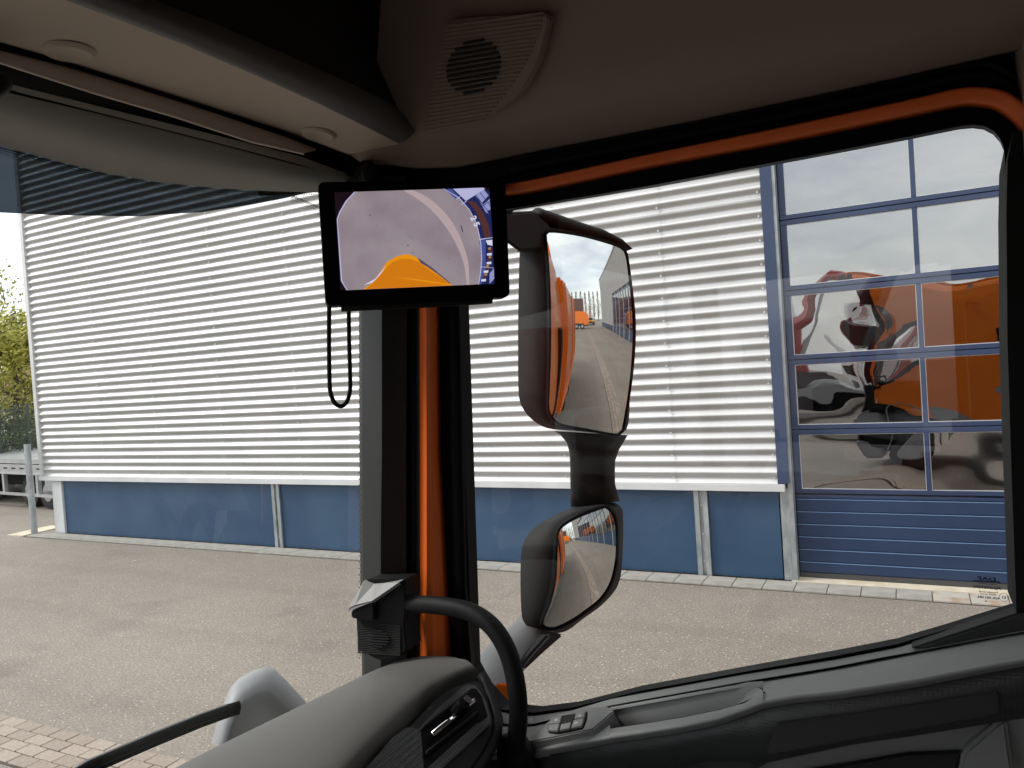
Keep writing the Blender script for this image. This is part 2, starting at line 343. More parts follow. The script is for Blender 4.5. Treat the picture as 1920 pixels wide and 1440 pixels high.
# sectional door
JZ=[.92+.0,1.603,2.346,3.08,3.828,4.57,5.3]
DY=Wy+.15; DX0,DX1=-1.13,3.65
door=MB().box((DX0,DY+.05,.06),(DX1,DY+.055,.9)).build('sectional_door','blue_door',hall)
MB().box((DX0,DY-.02,.026),(DX1,DY+.05,.075)).build('rubber_seal','rubber_grey',door)
for k,z in enumerate([.075,.19,.325,.46,.595,.73,.865]):
    z2=[.19,.325,.46,.595,.73,.865,.915][k]
    MB().box((DX0,DY,z+.004),(DX1,DY+.05,z2-.006)).build('door_slat','blue_door',door,bevel=.004)
    if k<6: MB().box((DX0,DY-.003,z2-.009),(DX1,DY+.02,z2-.003)).build('slat_highlight','blue_highlight',door)  # pale blue strip paints the highlight along each rib groove
pane_w=1.19; nm=4; fw=.045
def wavy_pane(x0,x1,z0,z1,y,amp,m,par,name='window_pane',nx=20,nz=14,yaw=0):
    ph=random.uniform(0,6); rows=[]; s=random.choice((-1,1)); q1=random.uniform(.6,1.4)
    for j in range(nz+1):
        v=j/nz; row=[]
        for i in range(nx+1):
            u=i/nx
            e=math.sin(math.pi*u)*math.sin(math.pi*v)
            w=e*(s*amp+amp*.8*math.sin(5.2*u*q1+ph)*math.cos(4.4*v+ph*1.7)+amp*.22*math.sin(10*u+3*v+ph))
            row.append(Vector((x0+(x1-x0)*u,y-w+yaw*(u-.5)*(x1-x0),z0+(z1-z0)*v)))
        rows.append(row)
    return MB().grid(rows).build(name,m,par,smooth=True)
for r in range(len(JZ)-1):
    z0,z1=JZ[r],JZ[r+1]
    for zz in ((z0+.004,z0+.05),(z1-.055,z1-.004)):
        MB().box((DX0,DY-.008,zz[0]),(DX1,DY+.045,zz[1])).build('door_rail','blue_frame',door,bevel=.003,seg=1)
    for k in range(nm+1):
        xm=[-1.085,.131,1.32,2.50,3.62][k]
        MB().box((xm-.0225 if k else DX0,DY-.006,z0+.05),(xm+.0225 if k else -1.065,DY+.042,z1-.055)).build('mullion','blue_frame',door,bevel=.003,seg=1)
        if k<nm:
            xa=(xm+.0225 if k else -1.065); xb=[.131,1.32,2.50,3.62][k]-.0225
            b=MB()
            for (lo,hi) in (((xa,z0+.05),(xb,z0+.056)),((xa,z1-.061),(xb,z1-.055)),((xa,z0+.056),(xa+.006,z1-.061)),((xb-.006,z0+.056),(xb,z1-.061))):
                b.box((lo[0],DY+.006,lo[1]),(hi[0],DY+.022,hi[1]))
            b.build('glazing_bead','trim_metal',door)
            amp=.0035 if r>=3 else .0038
            wavy_pane(xa+.006,xb-.006,z0+.056,z1-.061,DY+.014,amp*(.4 if r>=3 else 1),'pane_flat' if r>=3 or r==0 else 'pane_glass',door,yaw=-.016 if k==0 and r<3 else .004)
# room behind door and window bays
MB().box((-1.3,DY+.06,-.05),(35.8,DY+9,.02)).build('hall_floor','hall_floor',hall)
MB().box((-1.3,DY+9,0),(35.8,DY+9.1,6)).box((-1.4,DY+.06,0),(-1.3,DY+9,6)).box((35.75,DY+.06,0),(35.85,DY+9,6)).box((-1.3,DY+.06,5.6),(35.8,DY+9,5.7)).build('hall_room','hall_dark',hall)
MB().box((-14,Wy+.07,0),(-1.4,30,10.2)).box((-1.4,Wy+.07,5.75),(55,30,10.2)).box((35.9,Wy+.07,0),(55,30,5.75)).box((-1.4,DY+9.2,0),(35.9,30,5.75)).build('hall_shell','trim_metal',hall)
MB().box((-14.15,Wy-.12,10.2),(55.1,Wy+.3,10.45)).build('eaves_flashing','trim_metal',hall,bevel=.01)
MB().box((-1.13,DY-.02,5.3),(35.9,DY+.1,5.62)).build('lintel','blue_frame',hall)
# bays beside the door, seen in the mirrors
MB().box((3.66,Wy-.03,0),(3.9,Wy+.2,5.6)).build('bay_post','white_trim',hall)
bx=3.9
for i in range(10):
    w=3.2
    MB().box((bx,Wy+.02,.02),(bx+w-.1,Wy+.1,1.05)).build('plinth_panel','blue_panel',hall)
    fr=MB()
    for zz in (1.05,2.1,3.15,4.2,5.25): fr.box((bx,Wy,zz),(bx+w-.1,Wy+.09,zz+.07))
    for xx in (bx,bx+(w-.1)/2-.03,bx+w-.16): fr.box((xx,Wy-.004,1.12),(xx+.06,Wy+.086,5.25))
    f=fr.build('window_frame','blue_frame',hall)
    for q in range(4):
        wavy_pane(bx+.06,bx+w-.16,1.12+q*1.05,2.1+q*1.05,Wy+.05,.004,'pane_glass',f,nx=10,nz=8)
    MB().box((bx+w-.1,Wy-.03,0),(bx+w,Wy+.15,5.6)).build('bay_post','white_trim',hall)
    bx+=w
MB().box((35.9,Wy-.09,.975),(55,Wy+.02,1.052)).build('base_flashing','white_trim',hall)
MB().box((35.9,Wy-.0,.02),(54.9,Wy+.06,.975)).build('plinth_panel','blue_panel',hall)
def text_mesh(name,body,size,m,mw,parent=None,ext=0.0,font_scale=(1,1)):
    c=bpy.data.curves.new(name,'FONT'); c.body=body; c.size=size; c.align_x='CENTER'; c.align_y='CENTER'; c.extrude=ext; c.offset=size*.03
    t=bpy.data.objects.new('tmp',c); S.collection.objects.link(t); bpy.context.view_layer.update()
    me=bpy.data.meshes.new_from_object(t.evaluated_get(bpy.context.evaluated_depsgraph_get())); bpy.data.objects.remove(t)
    for v in me.vertices: v.co=(v.co.x*font_scale[0],v.co.y*font_scale[1],v.co.z)
    me.transform(mw)
    if parent: me.transform(Matrix.Translation(-WLOC.get(parent.name,Vector((0,0,0)))))
    me.materials.clear(); me.materials.append(MATS[m])
    ob=bpy.data.objects.new(name,me); S.collection.objects.link(ob)
    if parent: ob.parent=parent
    return ob
Mw=Matrix.Translation((3.1,DY-.012,.5))@Matrix.Rotation(math.pi/2,4,'X')
text_mesh('door_number','25',.42,'white_paint',Mw,door,.001)
# ------------------------------------------------------------------ things at the left of the hall
pb=AT(65,1003,'z',0)
pole=thing('steel_bollard','tall round galvanised post standing at the left corner of the hall','post',tuple(pb))
MB().tube([pb,pb+Vector((0,0,1.66))],.055,16).build('tube','galvanised',pole,smooth=False)
MB().tube([pb+Vector((0,0,1.66)),pb+Vector((0,0,1.675))],.05,16).build('cap','rubber',pole)
tr0=AT(60,955,'z',0)
tl=thing('flatbed_trailer','silver aluminium car transport trailer parked behind the corner of the hall','trailer',tuple(tr0))
ax=Vector((1,-.10,0)).normalized(); ay=Vector((.10,1,0)).normalized()
def tb(mb,x0,x1,y0,y1,z0,z1):
    b=MB().box((x0,y0,z0),(x1,y1,z1)); mb.add([tr0+ax*v.x+ay*v.y+Vector((0,0,v.z)) for v in b.v],b.f); return mb
d=MB(); tb(d,-7,1.6,0,2.3,1.02,1.12); d.build('deck','alu',tl)
d=MB(); tb(d,-7,1.5,-.03,.03,.80,1.0); tb(d,-7,1.5,-.05,0,.78,.81); d.build('side_rail','alu',tl)
s_=MB()
for k in range(22): tb(s_,-6.8+k*.38,-6.62+k*.38,-.034,-.02,.90,.93)
stuff(s_.build('slots','rubber',tl))
d=MB(); tb(d,-7,1.5,-.05,.0,.30,.36); tb(d,-7,1.5,2.2,2.3,.3,.4); d.build('lower_rail','alu',tl)
for k in (-5.5,-3.6,-1.2,.35):
    d=MB(); tb(d,k,k+.09,-.04,.04,.36,.8); d.build('upright','alu',tl)
d=MB(); tb(d,-6.9,1.4,.4,2.0,.45,.85); d.build('chassis','rubber',tl)
d=MB(); tb(d,.9,1.25,-.12,.0,.45,.95); d.build('ramp_hinge','grey_paint',tl,bevel=.02)
for k in (-3.0,-.35,.45):
    c=tr0+ax*k+ay*.15+Vector((0,0,.36)); w=MB().tube([c,c+ay*.25],.36,20).build('wheel','tyre',tl)
    MB().tube([c-ay*.01,c+ay*.05],.2,16).build('rim','rim_steel',w)
# tree builder
def tree(name,label,loc,h,spread,leafm,nleaf,leaf,seed,cat='tree',group=None,trunk_r=.12,crown0=.35,limbs=12,bare=.0,up=.6):
    rnd=random.Random(seed); t=thing(name,label,cat,loc,group); base=Vector(loc)
    tm=MB(); path=[base+Vector((rnd.uniform(-.06,.06)*k,rnd.uniform(-.06,.06)*k,h*.16*k)) for k in range(6)]
    tm.tube(path,[trunk_r*(1-.16*k) for k in range(6)],8); tips=[]
    for k in range(limbs):
        f=rnd.uniform(crown0*.7,.8); p=path[0].lerp(path[5],f); a=rnd.uniform(0,6.28)
        q=[p]; dirv=Vector((math.cos(a)*spread,math.sin(a)*spread,h*up*rnd.uniform(.25,.6)))*rnd.uniform(.5,1)
        for j in range(1,5):
            q.append(p+dirv*(j/4)+Vector((rnd.uniform(-.1,.1),rnd.uniform(-.1,.1),rnd.uniform(-.05,.12)))*j*.5)
        tm.tube(q,[trunk_r*.38*(1-.21*j) for j in range(5)],5); tips+=q[1:]
        for b in range(4):
            s=q[rnd.randint(1,4)]; e=s+Vector((rnd.uniform(-1,1),rnd.uniform(-1,1),rnd.uniform(-.1,1)))*spread*.35
            tm.tube([s,(s+e)/2+Vector((0,0,.08)),e],[.02,.012,.006],4); tips+=[(s+e)/2,e]
    tm.build('trunk','bark',t,smooth=True)
    vs=[];fs=[]
    for i in range(nleaf):
        c=rnd.choice(tips); c=c+Vector((rnd.gauss(0,1),rnd.gauss(0,1),rnd.gauss(0,.8)))*spread*.13
        n=Vector((rnd.uniform(-1,1),rnd.uniform(-1,1),rnd.uniform(-.2,1))).normalized(); a=n.orthogonal().normalized(); b=n.cross(a); s=leaf*rnd.uniform(.6,1.3)
        k=len(vs); vs+=[c-a*s*.5,c+b*s*.32,c+a*s*.5,c-b*s*.32]; fs.append((k,k+1,k+2,k+3))
    cr_=MB().add(vs,fs).build('crown',leafm,t); return t
p=AT(30,800,'z',.0)
def G(px,dist):   # ground point at pixel column px, horizontal distance dist
    d=ray(px,860); d=Vector((d.x,d.y,0)).normalized(); return (d.x*dist,d.y*dist,0)
tree('young_tree','spring green leafing tree behind the wire fence left of the hall',G(42,27),6.3,2.1,'leaf_spring',9000,.12,3,trunk_r=.13)
tree('leafing_tree','yellow green tree at the left edge of the view behind the fence',G(-40,30),6.6,2.6,'leaf_spring',8000,.12,5,trunk_r=.16)
tree('dark_shrub','dark green shrub growing through the wire fence by the trailer',G(-5,24.5),2.6,1.6,'leaf_dark',3000,.10,8,cat='shrub',trunk_r=.06,crown0=.1)
tree('ivy_bush','low dark bush at the foot of the fence beside the hall corner',G(72,24.8),1.9,1.3,'leaf_dark',2200,.09,9,cat='shrub',trunk_r=.05,crown0=.05)
# fences
f0=Vector(G(-60,23.6)); f1=Vector(G(110,23.6)); dv=(f1-f0)
wf=thing('wire_fence','dark green welded wire mesh fence behind the silver trailer','fence',tuple(f0))
ms=MB()
for k in range(12): z=.1+k*.19; ms.tube([f0+Vector((0,0,z)),f1+Vector((0,0,z))],.007,4)
for k in range(70): q=f0+dv*(k/69); ms.tube([q,q+Vector((0,0,2.25))],.004,4)
stuff(ms.build('mesh_panel','wire',wf))
for k in range(4):
    q=f0+dv*(k/3+.02); MB().box((q.x-.03,q.y-.03,0),(q.x+.03,q.y+.03,2.35)).build('fence_post','wire',wf)
w0=Vector(G(20,28)); w1=Vector(G(130,28)); wfn=thing('board_fence','weathered brown board fence behind the shrubs left of the hall','fence',tuple(w0))
n=30
for k in range(n):
    q=w0.lerp(w1,k/n); hgt=1.75+random.uniform(-.03,.03)
    MB().box((q.x,q.y,0),(q.x+(w1.x-w0.x)/n*.9,q.y+.03,hgt)).build('board','wood_fence',wfn)
hs=Vector(G(70,46)); house=thing('garden_house','pale house with red roof half hidden behind the trees','house',tuple(hs))
MB().box((hs.x-4,hs.y,0),(hs.x+3,hs.y+5,3.0)).build('wall','paint_house',house)
MB().prism([Vector((hs.x-4.3,hs.y-.4,3.0)),Vector((hs.x+3.3,hs.y-.4,3.0)),Vector((hs.x+3.3,hs.y+2.5,4.6)),Vector((hs.x-4.3,hs.y+2.5,4.6))],(0,0,.12)).build('roof','roof_tile',house)
MB().box((hs.x-1,hs.y-.05,1),(hs.x+.4,hs.y+.02,2.2)).build('window','truck_window',house)
hd=MB()
for k in range(9000):
    a=random.uniform(-60,25); c=Vector((random.uniform(-90,-46),a+0,random.uniform(0,1)**.7*4.2)); n_=Vector((random.uniform(-1,1),random.uniform(-1,1),random.uniform(-.2,1))).normalized(); u_=n_.orthogonal().normalized(); v_=n_.cross(u_); s=.35
    k0=len(hd.v); hd.v+=[c-u_*s,c+v_*s,c+u_*s,c-v_*s]; hd.f.append((k0,k0+1,k0+2,k0+3))
o=hd.build('hedgerow','leaf_far'); stuff(o); tag(o,'distant hedge and tree belt beyond the yard','hedge')
# ------------------------------------------------------------------ the refuse truck we sit in
T=thing('refuse_truck','orange refuse truck whose cab interior surrounds the view','truck',(0,0,0))
c1=K(0,0,2.743); c2=K(600,0,2.743); c3=K(1220,0,2.743); c5=K(560,300,2.619); d1=K(0,900,2.667); d2=K(600,1000,3.2); d3=K(1000,1100,2.087); m1=K(950,380,3.2); m2=K(940,780,3.13); sw=K(880,1200,6.0)
def AY(pts,v): return [AT(px,py,'y',v) for px,py in pts]
def AX(pts,v): return [AT(px,py,'x',v) for px,py in pts]
def lerp(a,b,t): return a+(b-a)*t
GY=1.13
# --- door window opening (pixel outline -> door plane)
glass_px=[(940,394),(1220,348),(1453,304),(1560,284),(1700,257),(1800,236.5),(1826,234),(1846,236.5),(1862,245),(1874,258),(1881,273),(1884,295),(1889,640),(1905,1143),(1776,1180),(1680,1208),(1565,1230),(1393,1260),(1192,1297),(1072,1327),(1000,1336),(940,1330),(905,1290),(884,1250),(872,1100),(862,600),(850,420)]
GP=AY(glass_px,GY)
MB().poly([p+Vector((0,.004,0)) for p in GP]).build('door_glass','side_glass',T)
def ringext(inner,outer,d):
    n=len(inner); b=MB(); d=Vector(d); v=list(inner)+list(outer)+[p+d for p in inner]+[p+d for p in outer]; f=[]
    for i in range(n):
        j=(i+1)%n; f+=[(i,j,n+j,n+i),(2*n+i,3*n+i,3*n+j,2*n+j),(i,2*n+i,2*n+j,j),(n+i,n+j,3*n+j,3*n+i)]
    return b.add(v,f)
cx,cz=-.22,2.35
def grow(pts,a,top=None):
    o=[]; m=len(pts)
    for i in range(m):
        p=pts[i]; t=(pts[(i+1)%m]-pts[i-1]).normalized(); nn=Vector((t.z,0,-t.x))
        if nn.dot(p-Vector((cx,p.y,cz)))<0: nn=-nn
        o.append(p+nn*a)
    return o
_a=AY(glass_px,1.085); _b0=grow(_a,.050); _b1=grow(_a,.001); _b=[q1 if (g[1]>1140 and g[0]>880) else q0 for q0,q1,g in zip(_b0,_b1,glass_px)]; _c=grow(GP,.004); _d0=grow(AY(glass_px,1.17),.075); _d1=grow(AY(glass_px,1.17),.004); _d=[q1 if (g[1]>1140 and g[0]>880) else q0 for q0,q1,g in zip(_d0,_d1,glass_px)]
_n=len(_a); _m=MB(); _m.v=_a+_b+[p+Vector((0,.035,0)) for p in _c]+_d
for i in range(_n):
    j=(i+1)%_n; _m.f+=[(i,j,_n+j,_n+i),(i,2*_n+i,2*_n+j,j),(_n+i,_n+j,3*_n+j,3*_n+i),(2*_n+i,3*_n+i,3*_n+j,2*_n+j)]
door=_m.build('door_frame','gloss_black',T)
ringext([p+Vector((0,-.008,0)) for p in grow(GP,.000)],[p+Vector((0,-.008,0)) for p in grow(GP,.004)],(0,.006,0)).build('window_seal','rubber_grey',door)
# orange painted aperture flange (top edge, both curves) and A pillar flange
op=smoothpath(AY([(930,356),(1000,346),(1220,299),(1453,253),(1700,201),(1790,181),(1835,178),(1876,185),(1905,203),(1926,224),(1955,275),(1975,340)],1.06),6)
fl=MB(); rings=[]
for i,p in enumerate(op):
    t=(op[min(i+1,len(op)-1)]-op[max(i-1,0)]).normalized(); nn=Vector((-t.z,0,t.x)).normalized(); nn=nn if nn.z>0 or i>30 else nn
    if i>0 and nn.dot(prev_n)<0: nn=-nn
    if i==0 and nn.z<0: nn=-nn
    prev_n=nn; w=.0058+.0014*min(1,i/30)
    rings.append([p+nn*w*u_+Vector((0,1,0))*v_ for u_,v_ in ((1.1,.020),(1,-.006),(.6,-.008),(0,-.004),(-.6,.0),(-1,.005),(-1.1,.026))])
fl.loft(rings).build('door_flange','orange_frame',T,smooth=True)
pl=MB(); prow=[]
for (yy,xl,xr) in ((360,799,823),(565,799,823),(850,800,826),(1000,800,834),(1219,800,843),(1300,800,846)):
    prow.append([AT(xl-16,yy,'y',1.075),AT(xl,yy,'y',1.038),AT(lerp(xl,xr,.3),yy,'y',1.046),AT(lerp(xl,xr,.42),yy,'y',1.052),AT(lerp(xl,xr,.8),yy,'y',1.068),AT(xr,yy,'y',1.082),AT(xr+5,yy,'y',1.10)])
pl.grid(prow).build('pillar_flange','orange_frame',T,smooth=False)
# black surround (weather seal, gutter) behind the flange: between headliner and door frame
sur=AY([(560,300),(651,285),(782,300),(855,300),(1220,228),(1453,175),(1821,100),(1990,60),(1990,420),(1950,420),(1944,330),(1930,240),(1900,185),(1850,168),(1790,170),(1453,246),(1220,292),(960,352),(945,375),(930,395),(690,395),(590,352)],1.098)
MB().prism(sur,(0,.05,0)).build('door_surround','rubber',T)
for off,rr in ((-22,.006),(-44,.0045)):
    q=smoothpath(AY([(960,340+off),(1220,289+off),(1453,243+off),(1700,190+off),(1800,168+off),(1860,166+off),(1925,205+off)],1.088),5)
    MB().tube(q,rr,8).build('weather_strip','rubber',T,smooth=True)
# rear of door / B pillar
MB().prism(AY([(1889,640),(1897,900),(1906,1150),(1990,1140),(1990,380),(1960,310),(1925,255),(1900,245),(1889,300),(1887,400)],1.065),(0,.09,0)).build('b_pillar','rubber',T)
# --- A pillar trim
rows=[]
for yy,a,b,c,d_ in ((330,672,706,762,790),(565,676,714,766,790),(850,677,714,764,790),(1000,678,712,764,792),(1120,679,712,765,794),(1270,682,712,766,795)):
    rows.append([AT(a-3,yy,'y',1.16),AT(a,yy,'y',1.09),AT(a+2,yy,'y',1.075),AT(b-2,yy,'y',1.032),AT(b+2,yy,'y',1.028),AT(c-3,yy,'y',1.055),AT(c,yy,'y',1.08),AT(c+4,yy,'y',1.13)])
MB().grid(rows).build('a_pillar','pillar_grey',T)
for px,w,yv,mt in ((778,.010,1.08,'rubber'),(790,.009,1.075,'black_plastic'),(850,.010,1.088,'rubber')):
    q=[AT(px+ (0 if px<800 else (yy-560)*.02),yy,'y',yv) for yy in (345,565,850,1100,1290)]
    MB().tube(q,w,8).build('pillar_seal',mt,T,smooth=True)
MB().prism(AY([(764,330),(764,1290),(800,1290),(800,330)],1.105),(0,.03,0)).prism(AY([(822,330),(846,1290),(886,1290),(862,565),(858,380)],1.108),(0,.03,0)).build('pillar_backing','rubber',T)
q=MB()
for k in range(70):
    for j in range(2):
        p=AT(675.5-j*2.5,400+k*12+j*6,'y',1.095); q.tube([p,p+Vector((0,.001,0))],.0011,5)
stuff(q.build('frit_dots','black_print',T))
# --- headliner side panel above the door, with ribbed loudspeaker cover
low=[(651,287),(672,301),(709,307),(782,315),(855,313),(940,296),(1060,272),(1300,226),(1600,163),(1920,91),(2060,58)]
cre=[(640,262),(672,270),(712,268),(790,266),(868,258),(955,240),(1075,214),(1315,160),(1610,92),(1930,22),(2070,-10)]
mid=[(700,210),(720,210),(755,205),(810,196),(900,180),(985,160),(1100,130),(1330,70),(1620,0),(1940,-70),(2080,-100)]
top=[(720,-90),(760,-95),(800,-100),(850,-110),(920,-120),(1000,-130),(1130,-150),(1350,-190),(1640,-250),(1960,-320),(2100,-350)]
rows=[AY([(x,y+2) for x,y in low],1.10),AY(low,1.055),AY([(x,y-3) for x,y in low],1.045),AY(cre,1.0),AY([(x,y-4) for x,y in cre],.992),AY(mid,.95),AY(top,.86)]
MB().grid(rows).build('side_headliner','liner',T,smooth=True)
def linerplane():
    a=AT(900,150,'y',.937); b=AT(1030,60,'y',.912); c=AT(830,240,'y',.968); return plane3(a,b,c)
LP=linerplane()
if LP[1].y>0: LP=(LP[0],-LP[1])
ln=LP[1]
cover=[ATP(x,y,LP)+ln*.012 for x,y in roundpoly(V2([(845,30),(1042,18),(1030,75),(985,170),(930,213),(800,250)]),18,4) and [(p.x,p.y) for p in roundpoly(V2([(843,34),(1041,20),(1018,110),(985,172),(928,214),(800,248)]),22,4)]]
sp=MB().prism(cover,-ln*.02).build('speaker_cover','liner',T,bevel=.0025)
rb=MB()
for k in range(26):
    t=k/25; a=(lerp(848,802,t),lerp(44,240,t)); 
    bx_=1030-115*max(0,t-.25)**1.3*1.15 if t<1 else 915
    b_=(min(1028,lerp(1026,915,t**1.6)),a[1]-24+4*t)
    pa,pb_=ATP(*a,LP)+ln*.0125,ATP(*b_,LP)+ln*.0125
    rb.tube([pa,pb_],.0014,5)
stuff(rb.build('cover_ribs','liner',sp))
for k in range(11):
    t=(k-5)/5.4; hw=50*math.sqrt(max(0,1-t*t)); cy=120+t*50
    a=ATP(897-hw,cy+hw*.17,LP)+ln*.0146; b=ATP(897+hw,cy-hw*.17,LP)+ln*.0146
    MB().tube([a,b],.0019,8,ry=.0016,up=tuple((b-a).cross(ln))).build('grille_slot','charcoal',sp)
# --- overhead shelf
def rowx(pts,xs): return [AT(p[0],p[1],'x',x) for p,x in zip(pts,xs)]
xs=lambda a,b,n:[lerp(a,b,i/(n-1)) for i in range(n)]
# sun blind cassette / header
hb=[(-160,238),(0,273),(100,300),(200,325),(300,342),(400,352),(500,358),(590,361),(690,362)]
ht=[(-160,118),(0,168),(100,192),(200,216),(300,241),(400,267),(500,294),(590,318),(690,336)]
hx=[-1.075,-1.06,-1.045,-1.03,-1.01,-.985,-.95,-.915,-.87]; hx2=[-.90,-.895,-.89,-.885,-.88,-.87,-.865,-.855,-.84]
rows=[[AT(p[0],p[1]-3,'x',x-.06) for p,x in zip(hb,hx)],rowx(hb,hx),rowx([(a[0],lerp(a[1],b[1],.35)) for a,b in zip(hb,ht)],[lerp(a,b,.35) for a,b in zip(hx,hx2)]),rowx([(a[0],lerp(a[1],b[1],.98)) for a,b in zip(hb,ht)],[lerp(a,b,.98) for a,b in zip(hx,hx2)]),rowx(ht,[x-.02 for x in hx2])]
MB().grid(rows).build('sun_blind','visor_fabric',T,smooth=True)
r0=[(-160,90),(28,160),(200,203),(400,252),(560,292),(650,325)]; r1=[(-160,110),(38,174),(200,215),(400,266),(560,308),(650,336)]
rx=xs(-.875,-.845,6)
MB().grid([rowx(r0,rx),rowx(r0,[x+.004 for x in rx]),rowx(r1,[x+.004 for x in rx]),rowx(r1,[x-.012 for x in rx])]).build('blind_rail','visor_fabric',T,bevel=.0005)
# lower beige lip
l0=[(-160,78),(0,94),(120,124),(250,163),(400,211),(540,258),(592,279)]; l1=[(-160,98),(0,119),(52,136),(180,177),(330,221),(470,267),(570,290)]
lx=xs(-.80,-.80,7)
MB().grid([rowx(l0,[x-.02 for x in lx]),rowx(l0,lx),rowx([(a[0],a[1]+3) for a in l0],[x+.004 for x in lx]),rowx([(a[0],a[1]-3) for a in l1],[x for x in lx]),rowx(l1,[x-.008 for x in lx]),rowx([(a[0],a[1]+1) for a in l1],[x-.06 for x in lx])]).build('shelf_lip','beige_light',T,smooth=True)
# dark groove floor behind lip, closes the header
gq=[(-160,40),(0,70),(300,150),(590,250),(690,300)]; gq2=[(-160,140),(0,172),(300,245),(590,325),(700,345)]
MB().grid([rowx(gq,[-.835]*5),rowx(gq2,[-.9]*5)]).build('header_backing','rubber',T)
# main beige panel
a0=[(-160,30),(0,78),(120,112),(250,153),(400,201),(520,240),(600,268),(655,289)]
a1=[(-60,-70),(122,0),(230,40),(350,86),(480,142),(600,196),(690,240),(748,270)]
ax0=xs(-.78,-.80,8); ax1=xs(-.60,-.66,8)
rows=[rowx([(p[0],p[1]+2) for p in a0],[x-.05 for x in ax0]),rowx(a0,ax0)]
for t in (.06,.3,.5,.7,.94,1): rows.append(rowx([(lerp(a[0],b[0],t),lerp(a[1],b[1],t)) for a,b in zip(a0,a1)],[lerp(a,b,t) for a,b in zip(ax0,ax1)]))
pan=MB().grid(rows).build('shelf_panel','beige',T,smooth=True)
for (px,py,w,h_) in ((128,93,47,15),(597,250,30,10)):
    # moulded thumb recess with a raised lip
    t=.45; c=None
    n_=8; base_pl=plane3(rows[3][1 if px<300 else 5],rows[6][1 if px<300 else 5],rows[3][2 if px<300 else 6])
    nn=base_pl[1]
    if nn.dot(CAM-base_pl[0])<0: nn=-nn
    rg=[]
    for rr,dp in ((1.15,-.0015),(1.0,.003),(.85,.002),(.5,-.0008),(.02,-.0012)):
        rg.append([ATP(px+w*rr*math.cos(a)-h_*.0,py+h_*rr*math.sin(a)+w*rr*math.cos(a)*.12,base_pl)+nn*(dp+.002) for a in [k*2*math.pi/24 for k in range(24)]])
    MB().loft(rg,caps=False).build('finger_recess','beige',pan,smooth=True)
# grey rounded rim and the dark sheet above it
b1=[(x+14,y-8) for x,y in a1]; b2=[(x+34,y-26) for x,y in a1]; b3=[(x+48,y-44) for x,y in a1]; b4=[(200,-160),(330,-110),(440,-70),(540,-40),(620,0),(700,60),(760,140),(797,250)]
bx1=[x+.012 for x in ax1]; bx2=[x+.018 for x in ax1]
MB().grid([rowx(a1,ax1),rowx([(x+1,y-1) for x,y in a1],[x+.004 for x in ax1]),rowx(b1,bx1),rowx(b2,bx2),rowx(b3,[x+.004 for x in ax1])]).build('shelf_rim','shelf_rim',T,smooth=True)
up_=[AT(p[0],p[1],'x',x+.004)+Vector((0,0,0)) for p,x in zip(b3,ax1)]
MB().grid([up_,[p+Vector((-.02,0,.10)) for p in up_],[p+Vector((-.02,0,.55)) for p in up_]]).build('shelf_shade','charcoal',T)  # dark colour stands in for the shade inside the open shelf
# strut at the end of the shelf
q=AY([(748,-10),(775,-10),(822,30),(842,52),(838,62),(822,58),(796,40),(760,8)],.93)
MB().prism(q,(0,.05,0)).build('shelf_strut','shelf_rim',T,bevel=.004)
# handle stub at far left
MB().loft([[AT(-30+55*math.cos(a)*s,158+30*math.sin(a)*s,'x',x) for a in [k*math.pi/8 for k in range(16)]] for s,x in ((.9,-.80),(1,-.77),(.8,-.75))]).build('visor_clip','black_plastic',T,smooth=True)
# corner trim behind the monitor
MB().prism(AY([(560,292),(600,288),(655,300),(715,322),(715,345),(560,335)],1.085),(0,.01,0)).build('corner_trim','pillar_grey',T,bevel=.002)
# --- windscreen
def WSX(y,z): return -1.125+.20*(max(0,y)/1.1)**2-.10*(2.85-z)
def onws(px,py):
    d=ray(px,py); t=1.0
    for k in range(12):
        p=CAM+d*t; e=p.x-WSX(p.y,p.z); t-=e/d.x*1.0
    return CAM+d*t
rows=[]
for j in range(13):
    z=1.75+j*.09; rows.append([Vector((WSX(y,z)-.004,y,z)) for y in [-1.15+ k*.1 for k in range(25)]])
MB().grid(rows).build('windscreen','windscreen_glass',T,smooth=True)
dt=MB(); 
for k in range(230):
    t=k/229
    for j in range(4):
        # along header lower edge
        px=-150+ (t+ (j%2)*.5/229)*760; i=max(0,min(7,next((q for q in range(8) if hb[q+1][0]>=px),7))); u=(px-hb[i][0])/(hb[i+1][0]-hb[i][0]); py=lerp(hb[i][1],hb[i+1][1],u)+4+j*4.2
        p=onws(px,py); r_=.0013-.00022*j; dt.add([p+Vector((.001,r_*math.cos(a),r_*math.sin(a))) for a in [q*math.pi/3 for q in range(6)]],[(0,1,2,3,4,5)])
for k in range(34):
    for j in range(6):
        px=545+k*2.2+(j%2)*1.1+ j*.0; py=367+k*.75+j*3.2+max(0,(px-560))*.1; p=onws(px,py); r_=.0014-.00016*j; dt.add([p+Vector((.001,r_*math.cos(a),r_*math.sin(a))) for a in [q*math.pi/3 for q in range(6)]],[(0,1,2,3,4,5)])
stuff(dt.build('frit_dots','black_print',T))
tv=[(-160,377),(0,386),(150,394),(300,397),(420,389),(500,377),(570,364),(620,352)]
lo_=[onws(*p)+Vector((-.05,0,0)) for p in tv]; 
rows=[lo_,[p+Vector((-.004,0,.12)) for p in lo_],[p+Vector((.02,0,.26)) for p in lo_]]
MB().grid(rows).build('tinted_visor','smoked',T,smooth=True)
